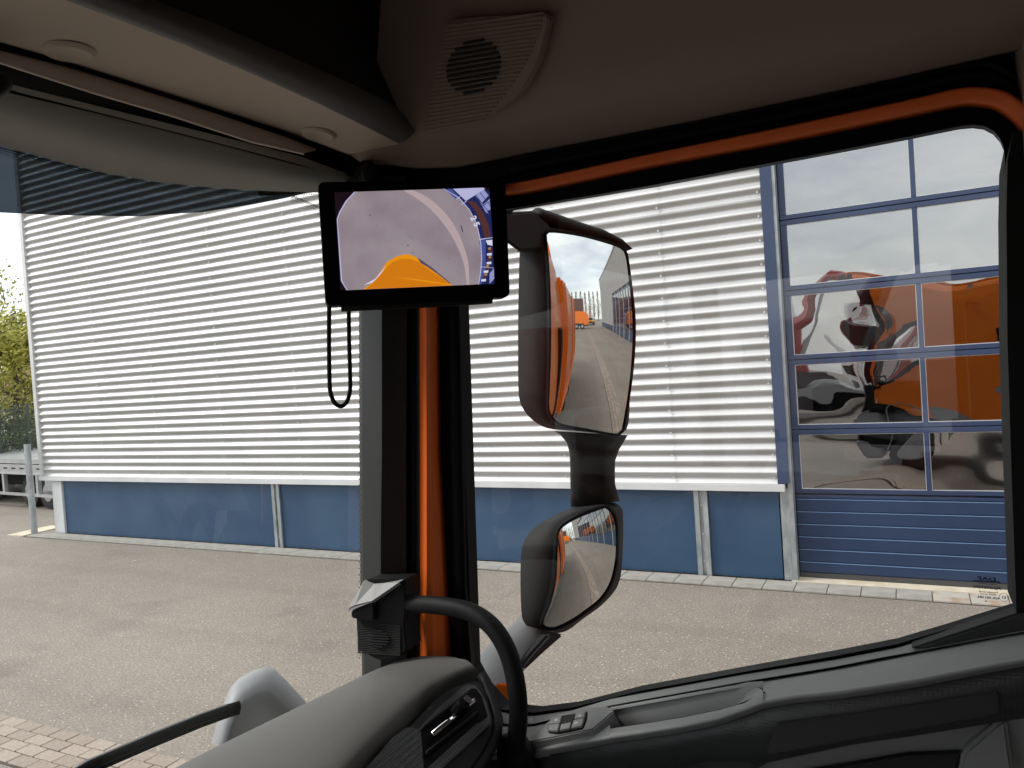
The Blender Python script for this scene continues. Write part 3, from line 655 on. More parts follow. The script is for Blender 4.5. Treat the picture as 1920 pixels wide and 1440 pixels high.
# --- dashboard
R0=[(90,1560),(281,1440),(461,1354),(600,1289),(678,1252),(719,1236),(750,1225),(787,1220),(832,1223)]
R1=[(150,1600),(330,1470),(500,1385),(640,1312),(705,1275),(745,1255),(785,1238),(825,1232),(860,1236)]
R2=[(380,1640),(500,1530),(619,1420),(690,1345),(728,1314),(785,1283),(830,1262),(866,1248),(884,1244)]
R3=[(420,1680),(540,1580),(655,1440),(712,1378),(755,1335),(800,1302),(838,1278),(872,1262),(896,1256)]
R4=[(460,1700),(580,1600),(687,1430),(737,1390),(775,1352),(808,1318),(838,1290),(874,1275),(905,1272)]
rz0=[AT(p[0],p[1],'z',2.035) for p in R0]; rz1=[AT(p[0],p[1],'z',2.052) for p in R1]; rz2=[AT(p[0],p[1],'z',2.052) for p in R2]; rz3=[AT(p[0],p[1],'z',2.043) for p in R3]; rz4=[AT(p[0],p[1],'z',2.02) for p in R4]
edge=[p+Vector((-.10,.02,-.10)) for p in rz0]; 
dash=MB().grid([[p+Vector((-.12,.03,-.4)) for p in rz0],edge,rz0,rz1,[(a+b)/2+Vector((0,0,.004)) for a,b in zip(rz1,rz2)],rz2,rz3,rz4,[p+Vector((-.004,0,-.006)) for p in rz4]]).build('dashboard','dash',T,smooth=True,sub=2)
# end cheek and face of the dashboard
cheek=AX([(905,1272),(913,1288),(933,1340),(936,1352),(930,1381),(915,1408),(896,1440),(870,1520),(700,1700),(460,1700),(687,1430),(737,1390),(775,1352),(808,1318),(838,1290),(874,1275)],-.56)
FX=plane3(ATD(905,1272,1.15),ATD(935,1350,1.10),ATD(687,1430,.93))
fn=FX[1] if FX[1].dot(CAM-FX[0])>0 else -FX[1]
face_px=[(905,1270),(914,1288),(926,1318),(934,1347),(930,1378),(915,1408),(894,1442),(850,1530),(560,1640),(687,1430),(737,1391),(775,1354),(808,1319),(838,1291),(874,1276)]
def AF(pts,o=0): return [ATP(x,y,FX)+fn*o for x,y in pts]
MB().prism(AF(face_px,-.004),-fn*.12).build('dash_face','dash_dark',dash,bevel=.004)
cheekpx=[(905,1262),(914,1278),(926,1310),(936,1347),(932,1380),(916,1412),(894,1444),(850,1535)]
MB().tube(AF(cheekpx,-.004),.0085,8).build('end_trim','black_plastic',dash,smooth=True)
hc=d2((600,1170),(640,1118),(700,1055),(760,1000),(830,945),(880,905),(930,905),(965,945),(1000,1010),(1025,1100),(1020,1150),(700,1420),(560,1560),(300,1560),(250,1440),(430,1230),(520,1160))
MB().prism(AF(hc,.0),-fn*.006).build('vent_surround','honeycomb',dash,bevel=.0015)
op_=d2((605,1180),(690,1110),(800,1020),(905,935),(935,935),(970,985),(1005,1100),(800,1280),(625,1420))
MB().prism(AF(op_,.0012),-fn*.004).build('vent_opening','gloss_black',dash)
vent=dash
for a,b,w in (((612,1178),(880,972),.0035),((632,1335),(935,1090),.0045)):
    A,B=AF(d2(a,b),.004); MB().tube([A,B],w,6,ry=w*.55).build('vent_slat','black_plastic',dash,smooth=True)
A,B,C_,D_=AF(d2((700,1400),(935,1120),(1022,1118),(700,1435)),.003)
MB().prism(AF(d2((628,1425),(935,1145),(1020,1122),(1020,1150),(720,1425),(700,1470),(640,1490)),.003),-fn*.004).build('lower_vane','honeycomb',dash,bevel=.001)
A,B=AF(d2((648,1240),(897,1036)),.012); MB().tube([A,B],.0035,12).build('chrome_bar','chrome',dash,smooth=True)
A=AF(d2((802,1098)),.008)[0]; kn=MB().tube([A,A+fn*.020,A+fn*.022],[.0095,.0095,.008],20).build('vent_knob','gloss_black',dash,smooth=False)
A2=AF(d2((818,1082)),.030)[0]; MB().tube([A2,A2+fn*.003],.0060,20).build('knob_cap','chrome',kn)
# --- tweeter housing and grab handle
tp=plane3(ATD(680,1150,1.24),ATD(740,1150,1.22),ATD(700,1220,1.23))
tn=tp[1] if tp[1].dot(CAM-tp[0])>0 else -tp[1]
def AW(pts,o=0): return [ATP(x,y,tp)+tn*o for x,y in pts]
hs_=d2((285,272),(520,268),(530,430),(520,540),(535,690),(470,745),(375,757),(240,692),(232,500),(220,495),(222,425))
tw_=MB().prism(AW(hs_,.008),-tn*.05).build('tweeter_housing','black_plastic',T,bevel=.004)
capA=AW(d2((285,274),(345,296),(400,292),(518,270)),.010); capB=AW(d2((222,428),(262,408),(362,384),(520,276)),.026)
MB().grid([[p-tn*.02 for p in capA],capA,capB,[p-tn*.008+Vector((0,0,-.004)) for p in capB]]).build('top_cap','cap_grey',tw_)
e1=AW(d2((221,438),(262,418),(362,389)),.027); e2=AW(d2((223,448),(262,430),(362,391)),.026)
MB().grid([e1,e2,[p-tn*.004 for p in e2]]).build('chrome_edge','white_paint',tw_)  # white colour stands in for sky reflected in the chrome
MB().prism(AW(d2((224,448),(362,392),(362,500),(345,508),(228,492)),.020),-tn*.012).build('switch_blank','black_plastic',tw_,bevel=.002)
gb=MB()
for k in range(19):
    t=k/18; a=AW([(676.5+ .5*t*1,1160+54*t)],.0095)[0]; b=AW([(747,1170+50*t)],.0095)[0]; a,b=AW(d2((246,520+t*185),(500,548+t*175)),.0095); gb.tube([a,b],.0011,5)
stuff(gb.build('grille_ribs','dash_dark',tw_))
for k in range(7):
    t=(k-3)/3.3; hw=64*math.sqrt(max(0,1-t*t)); a,b=AW(d2((374-hw,620+t*52-4),(374+hw,620+t*52+4)),.0125); MB().tube([a,b],.0011,6,ry=.0010).build('grille_slot','charcoal',tw_)
hp=[(735,1135,1.03),(775,1133,.985),(830,1136,.97),(880,1147,.962),(918,1170,.955),(945,1207,.95),(961,1250,.945),(970,1300,.94),(972,1345,.942),(968,1385,.95),(962,1425,.97)]
MB().tube(smoothpath([AT(a,b,'y',c) for a,b,c in hp],6),.0135,16).build('grab_handle','black_plastic',T,smooth=True)
fb=AT(966,1410,'y',.965); MB().loft([[fb+Vector((.030*s*math.cos(a),.018*s*math.sin(a),z)) for a in [k*math.pi/6 for k in range(12)]] for s,z in ((1,-.05),(1,.0),(.7,.022))]).build('handle_foot','black_plastic',T,smooth=True)
# --- door trim panel
dl=[(862,1310),(905,1326),(960,1338),(1000,1341),(1072,1331),(1144,1310),(1192,1301),(1393,1264),(1565,1236),(1680,1214),(1776,1186),(1905,1149),(2040,1110)]
def off(pts,dy): return [(x,y+dy) for x,y in pts]
rows=[AY(off(dl,-5),1.125),AY(off(dl,-1),1.105),AY(off(dl,1),1.098),AY(off(dl,9),1.085),AY(off(dl,20),1.070)]
dp=MB().grid([AY(off(dl,-5),1.18),AY(off(dl,-5),1.127),AY(off(dl,-1),1.118),AY(off(dl,2),1.112)]).build('belt_seal','rubber_grey',T,smooth=True)
gro=[(862,1335),(905,1352),(960,1362),(1000,1360),(1072,1343),(1144,1326),(1192,1317),(1393,1281),(1565,1253),(1650,1236),(1747,1219),(1905,1190),(2040,1165)]
MB().prism(AY(off(dl,7),1.14)+[Vector((.25,1.14,1.2)),Vector((-.95,1.14,1.2))],(0,.03,0)).build('door_backing','rubber',T)  # black sheet added behind the groove, closes the gap and blocks leaking light
MB().grid([AY(off(dl,1),1.125),AY(off(dl,1),1.084),AY(off(dl,3),1.080),AY(off(gro,-3),1.062),AY(off(gro,-1),1.072)]).build('door_top_trim','door_grey',T)
# upper ledge from groove to armrest edge (with grab recess)
edg=[(862,1418),(905,1415),(960,1412),(1000,1408),(1072,1396),(1144,1382),(1240,1368),(1335,1350),(1395,1330),(1431,1316),(1490,1306),(1575,1298),(1719,1276),(1862,1248),(1920,1238),(2040,1215)]
gro2=[(862,1338),(905,1354),(960,1362),(1000,1360),(1072,1345),(1144,1327),(1240,1310),(1335,1293),(1395,1283),(1431,1277),(1490,1267),(1575,1253),(1719,1225),(1862,1197),(1920,1187),(2040,1165)]
ey=[.99,.99,.985,.98,.975,.97,.965,.955,.945,.94,.935,.93,.93,.93,.93,.93]
def mixr(a,b,t): return [(lerp(p[0],q[0],t),lerp(p[1],q[1],t)) for p,q in zip(a,b)]
def rowy(pts,ys): return [AT(p[0],p[1],'y',y) for p,y in zip(pts,ys)]
g0=rowy(off(gro2,-1),[1.074]*16); g0b=rowy(off(gro2,2),[1.060]*16)
# outer ledge (between groove and recess), full length behind recess
inn=[(p[0],p[1]+ (5 if 1100<p[0]<1420 else (q[1]-p[1])*.12)) for p,q in zip(gro2,edg)]
iy=[lerp(1.058,e,.12) for e in ey]
MB().grid([g0,g0b,rowy(inn,iy)]).build('door_ledge','door_grey',T,smooth=True)
segL=[i for i in range(16) if gro2[i][0]<=1144]; segR=[i for i in range(16) if gro2[i][0]>=1431]
def sub(rowf,idx): return [rowf[i] for i in idx]
# right solid armrest top
R=lambda t,dy=0:rowy([(p[0],p[1]+dy) for p in mixr(inn,edg,t)],[lerp(a,b,t) for a,b in zip(iy,ey)])
fr_=rowy(off(edg,5),[e+.002 for e in ey]); fr2=rowy(off(edg,14),[e+.015 for e in ey])
MB().grid([sub(R(0),segR),sub(R(.3),segR),sub(R(.6),segR),sub(R(.9),segR),sub(R(1),segR),sub(fr_,segR),sub(fr2,segR)]).build('armrest','door_grey',T,smooth=True)
MB().grid([sub(R(0),segL),sub(R(.5),segL),sub(R(.92),segL),sub(R(1),segL),sub(fr_,segL),sub(fr2,segL)]).build('armrest_front','door_grey',T,smooth=True)
# middle: rim along the recess + recess walls and floor
ro=[(1144,1332),(1240,1315),(1335,1298),(1380,1290),(1402,1285),(1431,1283)]; roy=[1.052,1.052,1.05,1.048,1.042,1.03]
ri=[(1144,1366),(1200,1358),(1280,1345),(1350,1331),(1395,1318),(1431,1297)]; riy=[.995,.992,.985,.975,.97,.975]
re=[(1144,1382),(1200,1374),(1280,1361),(1345,1347),(1395,1330),(1431,1316)]; rey=[.97,.967,.96,.953,.945,.94]
MB().grid([rowy(off(ri,3),[y+.012 for y in riy]),rowy(ri,riy),rowy(mixr(ri,re,.5),[(a+b)/2-.001 for a,b in zip(riy,rey)]),rowy(re,rey),rowy(off(re,5),[y+.002 for y in rey]),rowy(off(re,14),[y+.015 for y in rey])]).build('armrest_rail','door_grey',T,smooth=True)
outw=rowy(ro,roy); 
MB().grid([rowy(off(ro,-6),[y+.004 for y in roy]),outw,[p+Vector((0,-.004,-.03)) for p in outw],[p+Vector((0,-.012,-.10)) for p in outw]]).build('recess_wall','door_grey',T,smooth=True)
inw=rowy(ri,riy)
MB().grid([[p+Vector((0,-.010,-.095)) for p in outw],[p+Vector((0,.012,-.095)) for p in inw],[p+Vector((0,.012,-.004)) for p in inw]]).build('recess_floor','door_dark',T)
te=[AT(a,b,'y',c) for a,b,c in ((1384,1288,1.057),(1402,1284,1.052),(1418,1286,1.04),(1431,1296,1.0),(1416,1306,.977),(1396,1315,.972),(1380,1321,.973))]
be=[AT(a,b,'y',c) for a,b,c in ((1380,1300,1.055),(1390,1300,1.05),(1396,1302,1.04),(1398,1306,1.02),(1394,1311,1.0),(1386,1317,.99),(1376,1323,.985))]
MB().grid([te,be,[p+Vector((-.012,.004,-.04)) for p in be]]).build('recess_end','door_grey',T,smooth=True)
# fascia (textured) under the armrest
f0_=[(862,1425),(960,1422),(1072,1406),(1144,1393),(1240,1379),(1335,1362),(1395,1343),(1431,1329),(1490,1318),(1575,1310),(1719,1288),(1862,1260),(1920,1249),(2040,1226)]
f1_=[(862,1560),(960,1520),(1072,1490),(1144,1472),(1240,1450),(1310,1428),(1355,1423),(1421,1431),(1500,1414),(1599,1393),(1719,1376),(1862,1353),(1920,1344),(2040,1325)]
fy0=[1.0,.995,.985,.98,.975,.965,.957,.95,.945,.94,.94,.94,.94,.94]; fy1=[1.03,1.03,1.02,1.01,1.0,.985,.975,.965,.96,.955,.955,.955,.955,.955]
MB().grid([rowy(f0_,[y+.01 for y in fy0]),rowy(off(f0_,3),fy0),rowy(mixr(f0_,f1_,.5),[(a+b)/2 for a,b in zip(fy0,fy1)]),rowy(f1_,fy1),rowy(off(f1_,3),[y+.03 for y in fy1])]).build('door_fascia','honey_dark',T,smooth=True)
ins=[(1437,1411),(1453,1364),(1460,1357),(1478,1355),(1866,1295),(1873,1297),(1877,1334),(1872,1340),(1446,1416)]
MB().prism([AT(x,y,'y',.943) for x,y in ins],(0,.012,0)).build('fascia_insert','door_dark',T,bevel=.002)
low1=[(1310,1426),(1355,1421),(1421,1428),(1599,1390),(1719,1373),(1920,1341),(2040,1322)]
MB().grid([rowy(low1,[1.0]*7),rowy(off(low1,40),[1.005]*7),rowy(off(low1,260),[1.03]*7)]).build('door_lower','door_grey',T)
MB().prism([AT(x,y,'y',.996) for x,y in ((1503,1445),(1560,1436),(1700,1412),(1806,1408),(1790,1470),(1480,1490))],(0,.006,0)).build('door_pocket','charcoal',T,bevel=.003)
MB().prism([AT(x,y,'y',.99) for x,y in ((1803,1412),(1872,1352),(1888,1350),(1900,1445),(1796,1460))],(0,.02,0)).build('pocket_divider','door_grey',T,bevel=.004)
# rear gusset of the door sill
MB().prism([AT(x,y,'y',1.062) for x,y in ((1705,1217),(1780,1192),(1860,1166),(1925,1144),(2040,1100),(2040,1175),(1925,1186),(1860,1196),(1760,1217))],(0,.03,0)).build('sill_gusset','door_dark',T,bevel=.003)
# --- window switch module
sp_=plane3(AT(985,1396,'y',.985),AT(1140,1330,'y',1.03),AT(1115,1372,'y',.985))
sn=sp_[1] if sp_[1].dot(CAM-sp_[0])>0 else -sp_[1]
def ASW(pts,o=0): return [ATP(x,y,sp_)+sn*o for x,y in pts]
mod=MB().prism(ASW(sw((640,1183),(740,1090),(900,935),(1030,860),(1200,805),(1560,762),(1640,825),(1400,1030),(1200,1072)),.004),-sn*.03).build('switch_panel','door_grey',T,bevel=.002)
MB().prism(ASW(roundpoly(V2(sw((905,1075),(900,1000),(940,930),(1050,890),(1345,838),(1335,930),(1295,1030),(1150,1065),(1020,1090))),3,3) and [(p.x,p.y) for p in roundpoly(V2(sw((905,1075),(900,1000),(940,930),(1050,890),(1345,838),(1335,930),(1295,1030),(1150,1065),(1020,1090))),3,3)],.0055),-sn*.005).build('switch_bezel','gloss_black',mod)
for pts in (((918,1002),(950,930),(1068,902),(1042,990)),((912,1064),(915,1008),(1040,995),(1020,1074),(935,1074)),((1058,1000),(1172,976),(1155,1045),(1040,1070)),((1222,868),(1332,848),(1320,925),(1205,945)),((1198,955),(1316,932),(1290,1022),(1170,1044))):
    MB().prism(ASW(sw(*pts),.0085),-sn*.004).build('window_switch','door_grey',mod,bevel=.0008)
MB().prism(ASW(sw((1078,905),(1212,870),(1180,965),(1052,985)),.0065),-sn*.001).build('switch_gap','charcoal',mod)
for pts in (((990,950),(1022,945),(1018,962),(988,967)),((1255,903),(1290,897),(1287,915),(1253,921)),((1212,985),(1248,980),(1244,996),(1210,1000))):
    MB().prism(ASW(sw(*pts),.0089),-sn*.0003).build('switch_icon','white_print',mod)
# --- glass marking (mirrored print)
def mark(name,body,cpx,hpx,sx=1.0,m='black_print'):
    c=AT(cpx[0],cpx[1],'y',GY-.001); size=hpx/FPX*GY*1.04*1.38
    me_w=Matrix.Translation(c)@Matrix.Rotation(math.radians(1.5),4,'Y')@Matrix.Rotation(math.pi/2,4,'X')@Matrix.Scale(-1,4,Vector((1,0,0)))
    return text_mesh(name,body,size,m,me_w,T,0,(sx,1))
gl_=[('DAF',(1850,1085.5),5.6,1.75),('GENUINE COMPONENT',(1851,1095),1.4,1.25),('PILKINGTON',(1851,1102),4.6,.95),('Toughened',(1854,1110.5),3.0,1.35),('TRANSP. 70% MIN',(1853,1114.5),1.7,1.15),('43R-001582',(1853.5,1120.8),3.6,1.2),('38',(1849,1127.5),2.2,1)]
for b,c,h_,sx in gl_: mark('glass_marking',b,c,h_,sx)
c=AT(1850,1090,'y',GY-.001); MB().box((c.x-.0148,c.y-.0001,c.z-.0007),(c.x+.0148,c.y+.0001,c.z+.0007)).build('glass_marking','black_print',T)
c=AT(1882,1120,'y',GY-.001); q=MB(); q.loft([[c+Vector((r*math.cos(a),0,r*math.sin(a))) for a in [k*math.pi/14 for k in range(28)]] for r in (.0048,.0052)],caps=False).build('glass_marking','black_print',T)
mark('glass_marking','E1',(1882,1120.5),4.2,1)
# --- exterior: wiper, front housing
wb=[onws(*p)+Vector((-.02,0,0)) for p in ((120,1478),(180,1441),(300,1389),(390,1352),(440,1334),(461,1328))]
wp=MB().tube(wb,.009,6,ry=.006).build('wiper_blade','rubber',T,smooth=True)
MB().tube([p+Vector((.004,.0,-.010)) for p in wb],.0035,4,ry=.002).build('wiper_rubber','gloss_black',wp)
MB().tube([p+Vector((.0,0,.0085)) for p in wb[:-1]],.0018,4).build('wiper_spring','grey_paint',wp)
e=wb[-1]; MB().tube([wb[-2].lerp(e,.0),e+(e-wb[-2])*.15],.0095,8,ry=.007).build('end_clip','gloss_black',wp,smooth=True)
hz_=-1.27
def hrow(pts,xv): return [AT(x,y,'x',xv) for x,y in pts]
o0=[(396,1395),(408,1347),(432,1289),(448,1271),(475,1257),(500,1250),(516,1256),(536,1275),(562,1303),(600,1345)]
cxp,cyp=(490,1400)
def shr(pts,s,dy=0): return [(lerp(cxp,x,s),lerp(cyp,y,s)+dy) for x,y in pts]
MB().grid([hrow(o0,-1.36),hrow(shr(o0,1.0),-1.32),hrow(shr(o0,.93,2),-1.27),hrow(shr(o0,.72,4),-1.24),hrow(shr(o0,.60,2),-1.25),hrow(shr(o0,.2,0),-1.24)]).build('front_mirror_housing','housing_grey',T,smooth=True)
# ------------------------------------------------------------------ exterior mirrors
def mirror(name,outline_px,vp,yc,R,frame_w,backs,shellname,frame_depth=.02,cpx=None):
    c=AT(vp[0],vp[1],'y',yc); d=(c-CAM).normalized(); n=(Vector((1,0,.0))-d).normalized(); pl=(c,n)
    out_=[ATP(x,y,pl) for x,y in outline_px]; out_=resample(smoothpath(out_,5,True),96); cc=ATP(cpx[0],cpx[1],pl)
    def sph(p): r2=(p-c).length_squared; return p-n*(R-math.sqrt(R*R-r2))
    def scl(s): return [cc.lerp(p,s) for p in out_]
    mean=sum((p-cc).length for p in out_)/96
    fr0=[p+(p-cc).normalized()*.0015 for p in out_]; fr1=[p+(p-cc).normalized()*frame_w for p in out_]
    asm=MB().loft([[sph(p)-n*.004 for p in fr0],[sph(p)+n*.003 for p in fr0],[sph(p)+n*.003 for p in fr1],[sph(p)-n*frame_depth for p in fr1]],caps=False).build(name,'gloss_black',T,smooth=False)
    gr_=[[sph(p) for p in scl(k/26)] for k in range(1,27)]
    b=MB().loft(gr_,caps=False); b.f.append(tuple(range(96))); b.build('mirror_glass','mirror_glass',asm,smooth=True)
    rings=[[sph(p)-n*frame_depth*.3 for p in fr1]]
    for pts,dep in backs:
        q=[ATP(x,y,(c-n*dep,n)) for x,y in pts]; q=resample(smoothpath(q,5,True),96)
        # align start
        rings.append(q)
    def align(q,ref):
        best=min(range(96),key=lambda k:(q[k]-ref[0]).length); q=q[best:]+q[:best]
        e1=(q[8]-ref[8]).length; e2=(q[-8]-ref[8]).length
        return q if e1<=e2 else [q[0]]+q[:0:-1]
    for i in range(1,len(rings)): rings[i]=align(rings[i],rings[i-1])
    full=[rings[0]]
    for i in range(1,len(rings)):
        a,b2=rings[i-1],rings[i]
        full.append([p.lerp(q,.5) for p,q in zip(a,b2)]); full.append(b2)
    MB().loft(full).build(shellname,'mirror_shell',T,smooth=True)
    return c,n,asm
g1=m1((258,190),(268,176),(340,179),(480,203),(620,240),(700,266),(728,284),(742,320),(757,500),(774,720),(773,950),(765,1150),(752,1340),(745,1375),(722,1391),(690,1390),(520,1360),(360,1328),(310,1290),(280,1235),(274,1120),(272,900),(268,600),(262,350))
b1_=m1((170,70),(280,100),(420,150),(560,200),(690,262),(725,320),(745,700),(740,1100),(720,1360),(600,1385),(420,1370),(250,1355),(150,1300),(95,1230),(72,1150),(68,900),(70,600),(78,300),(95,150))
b2_=m1((120,200),(240,200),(400,250),(560,300),(640,380),(660,700),(650,1100),(600,1290),(420,1300),(250,1290),(170,1260),(120,1200),(95,1120),(90,900),(92,600),(98,300))
c_m,n_m,_=mirror('main_mirror',g1,(1086,590),1.50,1.25,.006,[(b1_,.085),(b2_,.15)],'mirror_housing',.022,(1112,620))
# upper bracket
capp=[(940,398),(1000,395),(1014,402),(1033,428),(1031,455),(1029,468),(1003,470),(976,472),(962,464),(953,456),(940,450)]
pc=(c_m-n_m*.05,n_m)
MB().loft([[ATP(x,y,(c_m-n_m*dd,n_m))for x,y in [(lerp(990,a,s),lerp(434,b,s)) for a,b in capp]] for dd,s in ((.02,.93),(.03,1),(.13,1.0),(.15,.9))]).build('mirror_bracket','mirror_shell',T,smooth=False,bevel=.003)
q=[(1002,395),(1040,408),(1080,421),(1120,432),(1152,447),(1170,461)]
MB().tube([ATP(x,y+9,(c_m-n_m*.045,n_m)) for x,y in q],[.016,.016,.015,.013,.010,.003],12,ry=.03).build('mirror_arm','mirror_shell',T,smooth=True)
MB().tube([ATP(x,y,(c_m-n_m*.09,n_m)) for x,y in ((970,471),(1000,471),(1030,470))],.0015,6).build('housing_joint','rubber',T)
# neck between the mirrors
c_w=AT(1066,1010,'y',1.46)
lp_=m2((310,88),(345,110),(383,155),(400,215),(404,300),(405,420),(407,535)); rp_=m2((742,112),(720,150),(690,200),(668,265),(667,330),(668,400),(695,500))
lp_=[ (lp_[i]) for i in range(7)]
ring=[]
for (a,b) in zip(lp_,rp_):
    r_=[]
    for t,dd in ((0,.115),(.0,.10),(.06,.085),(.35,.065),(.7,.06),(.72,.055),(.95,.06),(1,.08),(.98,.13),(.5,.17),(.03,.15)):
        px,py=lerp(a[0],b[0],t),lerp(a[1],b[1],t); r_.append(ATP(px,py,(c_m-n_m*dd,n_m)))
    ring.append(r_)
MB().loft(ring).build('mirror_neck','mirror_shell',T,smooth=True)
g2=m2((335,700),(370,648),(450,603),(540,570),(635,543),(665,548),(700,578),(720,620),(726,720),(726,830),(716,920),(700,985),(672,1040),(630,1090),(560,1145),(480,1205),(400,1250),(360,1257),(320,1246),(303,1225),(306,1180),(325,1080),(335,960),(332,820))
b21=m2((300,590),(400,545),(520,510),(620,500),(700,530),(715,600),(712,800),(690,980),(600,1100),(480,1190),(380,1262),(280,1276),(190,1258),(130,1205),(116,1120),(112,950),(118,800),(140,720),(210,640))
b22=m2((320,640),(420,600),(520,570),(620,570),(660,620),(660,800),(620,980),(540,1100),(420,1190),(320,1235),(230,1225),(165,1175),(145,1080),(142,950),(150,810),(180,740),(240,680))
c_w,n_w,_=mirror('wide_angle_mirror',g2,(1060,1010),1.46,.42,.007,[(b21,.075),(b22,.13)],'mirror_housing',.03,(1110,1070))
# lower arm to the cab corner
path=[(1012,1168,.10),(985,1200,.10),(955,1228,.09),(930,1255,.07),(915,1285,.04),(905,1330,.0)]
pp=[ATP(x,y,(c_w-n_w*dd,n_w)) for x,y,dd in path]
MB().tube(smoothpath(pp,4),[.040+.0003*i for i in range(21)],14,ry=.046).build('mirror_arm','arm_grey',T,smooth=True)
q=[(x,y) for x,y in ((1030,1188),(1060,1190),(1020,1225),(985,1258),(975,1250),(1000,1220))]
MB().prism([ATP(x,y,(c_w-n_w*.03,n_w)) for x,y in q],-n_w*.09).build('arm_cover','mirror_shell',T,bevel=.006)
cyl_=AT(925,1300,'y',1.36); MB().tube([cyl_+Vector((0,-.05,-.16)),cyl_+Vector((0,0,.02))],.042,16).build('arm_pivot','gloss_black',T,smooth=True)
MB().loft([[AT(x,y,'y',v) for x,y in ((930,1280),(962,1284),(966,1318),(985,1316),(1006,1333),(1010,1350),(930,1350))] for v in (1.24,1.30)]).build('mirror_foot','orange_paint',T,bevel=.004)
# ------------------------------------------------------------------ cab shell and body (seen in the mirrors and in the door panes)
def skin_y(z): 
    pts=[(.7,1.20),(1.0,1.245),(1.6,1.25),(1.9,1.235),(2.35,1.215),(2.8,1.20),(3.2,1.18),(3.45,1.13),(3.6,1.03),(3.64,.9)]
    for (a,b),(c,d) in zip(pts,pts[1:]):
        if z<=c: return lerp(b,d,(z-a)/(c-a))
    return .9
hole=[(p.x*1.075-.00,2.5+(p.z-2.5)*1.075) for p in GP]
hxs=[h[0] for h in hole]
def inside(x,z,poly):
    r=False; j=len(poly)-1
    for i in range(len(poly)):
        xi,zi=poly[i]; xj,zj=poly[j]
        if (zi>z)!=(zj>z) and x<(xj-xi)*(z-zi)/(zj-zi)+xi: r=not r
        j=i
    return r
def cabside(sgn):
    b=MB(); nx,nz=136,110; X=[-1.08+3.14*i/nx for i in range(nx+1)]; Z=[.75+2.89*j/nz for j in range(nz+1)]
    b.v=[Vector((x,sgn*(skin_y(z)-.10*max(0,(-.75-x)/.33)**2),z)) for z in Z for x in X]
    for j in range(nz):
        for i in range(nx):
            xc,zc=(X[i]+X[i+1])/2,(Z[j]+Z[j+1])/2
            if any(inside(xc,zc+dz_,hole) for dz_ in (0,.03,.06,-.03)) or inside(xc-.04,zc,hole) or inside(xc-.04,zc+.05,hole): continue
            if xc<-.84 and 1.85<zc<2.86: continue
            b.f.append((j*(nx+1)+i,j*(nx+1)+i+1,(j+1)*(nx+1)+i+1,(j+1)*(nx+1)+i))
    o=b.build('cab_side','orange_paint',T,smooth=True); o.data.materials.append(MATS['black_plastic'])
    for p in o.data.polygons:
        c=p.center
        if c.x<-.80 or c.z<.98 or (c.x<-.60 and 1.7<c.z<1.95): p.material_index=1
    return o
cabside(1); cabside(-1)
# door shut lines and lower step area
for xx in (.36,-.70): MB().tube([Vector((xx,skin_y(z)+.001,z)) for z in (1.0,1.3,1.6,1.85)],.004,4).build('shut_line','rubber',T)
MB().box((.20,1.245,1.62),(.33,1.275,1.66)).build('door_handle','black_plastic',T,bevel=.006)
MB().box((1.50,1.20,1.05),(1.72,1.262,2.45)).build('air_intake','black_plastic',T,bevel=.02)
for k in range(9): MB().box((1.02,1.17,2.55+k*.07),(1.34,1.197,2.585+k*.07)).build('louvre','orange_paint',T)
MB().box((.45,1.235,.98),(1.95,1.262,1.22)).build('side_skirt','grey_paint',T,bevel=.01)
# cab front, roof, back
MB().grid([[Vector((-1.10-.14*(1-(y/1.2)**2),y,z)) for y in xs(-1.17,1.17,13)] for z in (.75,1.2,1.72)]).build('front_panel','black_plastic',T,smooth=True,solid=.03)
MB().grid([[Vector((-1.10-.02*(1-(y/1.1)**2)+(z-2.9)*.25,y*(1-(z-2.9)*.1),z)) for y in xs(-1.1,1.1,13)] for z in (2.87,3.1,3.4,3.62)]).build('roof_front','orange_paint',T,smooth=True,solid=.02)
MB().box((-.93,-1.0,3.60),(2.06,1.0,3.67)).build('cab_roof','orange_paint',T,bevel=.02)
MB().box((-.95,-1.0,3.46),(1.15,1.0,3.48)).build('roof_lining','liner',T)
MB().box((1.1,-1.13,.9),(1.2,1.13,3.6)).build('cab_back','beige',T)
MB().box((-1.1,-1.13,1.12),(1.15,1.13,1.18)).build('cab_floor','housing_grey',T)
MB().box((-1.02,-1.1,1.2),(-.85,.75,1.85)).build('dash_base','dash_dark',T)
MB().prism([Vector((.13,1.02,1.2)),Vector((1.1,1.02,1.2)),Vector((1.1,1.02,3.46)),Vector((.13,1.02,3.46))],(0,.08,0)).build('rear_trim','liner',T)
MB().box((-.9,-1.12,1.2),(1.1,-1.05,1.88)).box((-.9,-1.12,2.78),(1.1,-1.05,3.46)).box((.2,-1.12,1.88),(1.1,-1.05,2.78)).build('driver_door','liner',T)
# seats
for yy in (.62,-.62):
    s0=MB().box((.25,yy-.25,1.55),(.75,yy+.25,1.70)).build('seat','door_dark',T,bevel=.04); MB().prism([Vector((.70,yy-.24,1.68)),Vector((.82,yy-.24,1.68)),Vector((.98,yy-.24,2.4)),Vector((.88,yy-.24,2.4))],(0,.48,0)).build('backrest','door_dark',s0,bevel=.03)
sw_c=Vector((-.55,-.62,2.0)); ra=Vector((0,1,0)); rb_=Vector((.5,0,.86)).normalized()
MB().tube([sw_c+ra*.22*math.cos(a)+rb_*.22*math.sin(a) for a in [k*2*math.pi/32 for k in range(33)]],.014,8).build('steering_wheel','black_plastic',T,smooth=True)
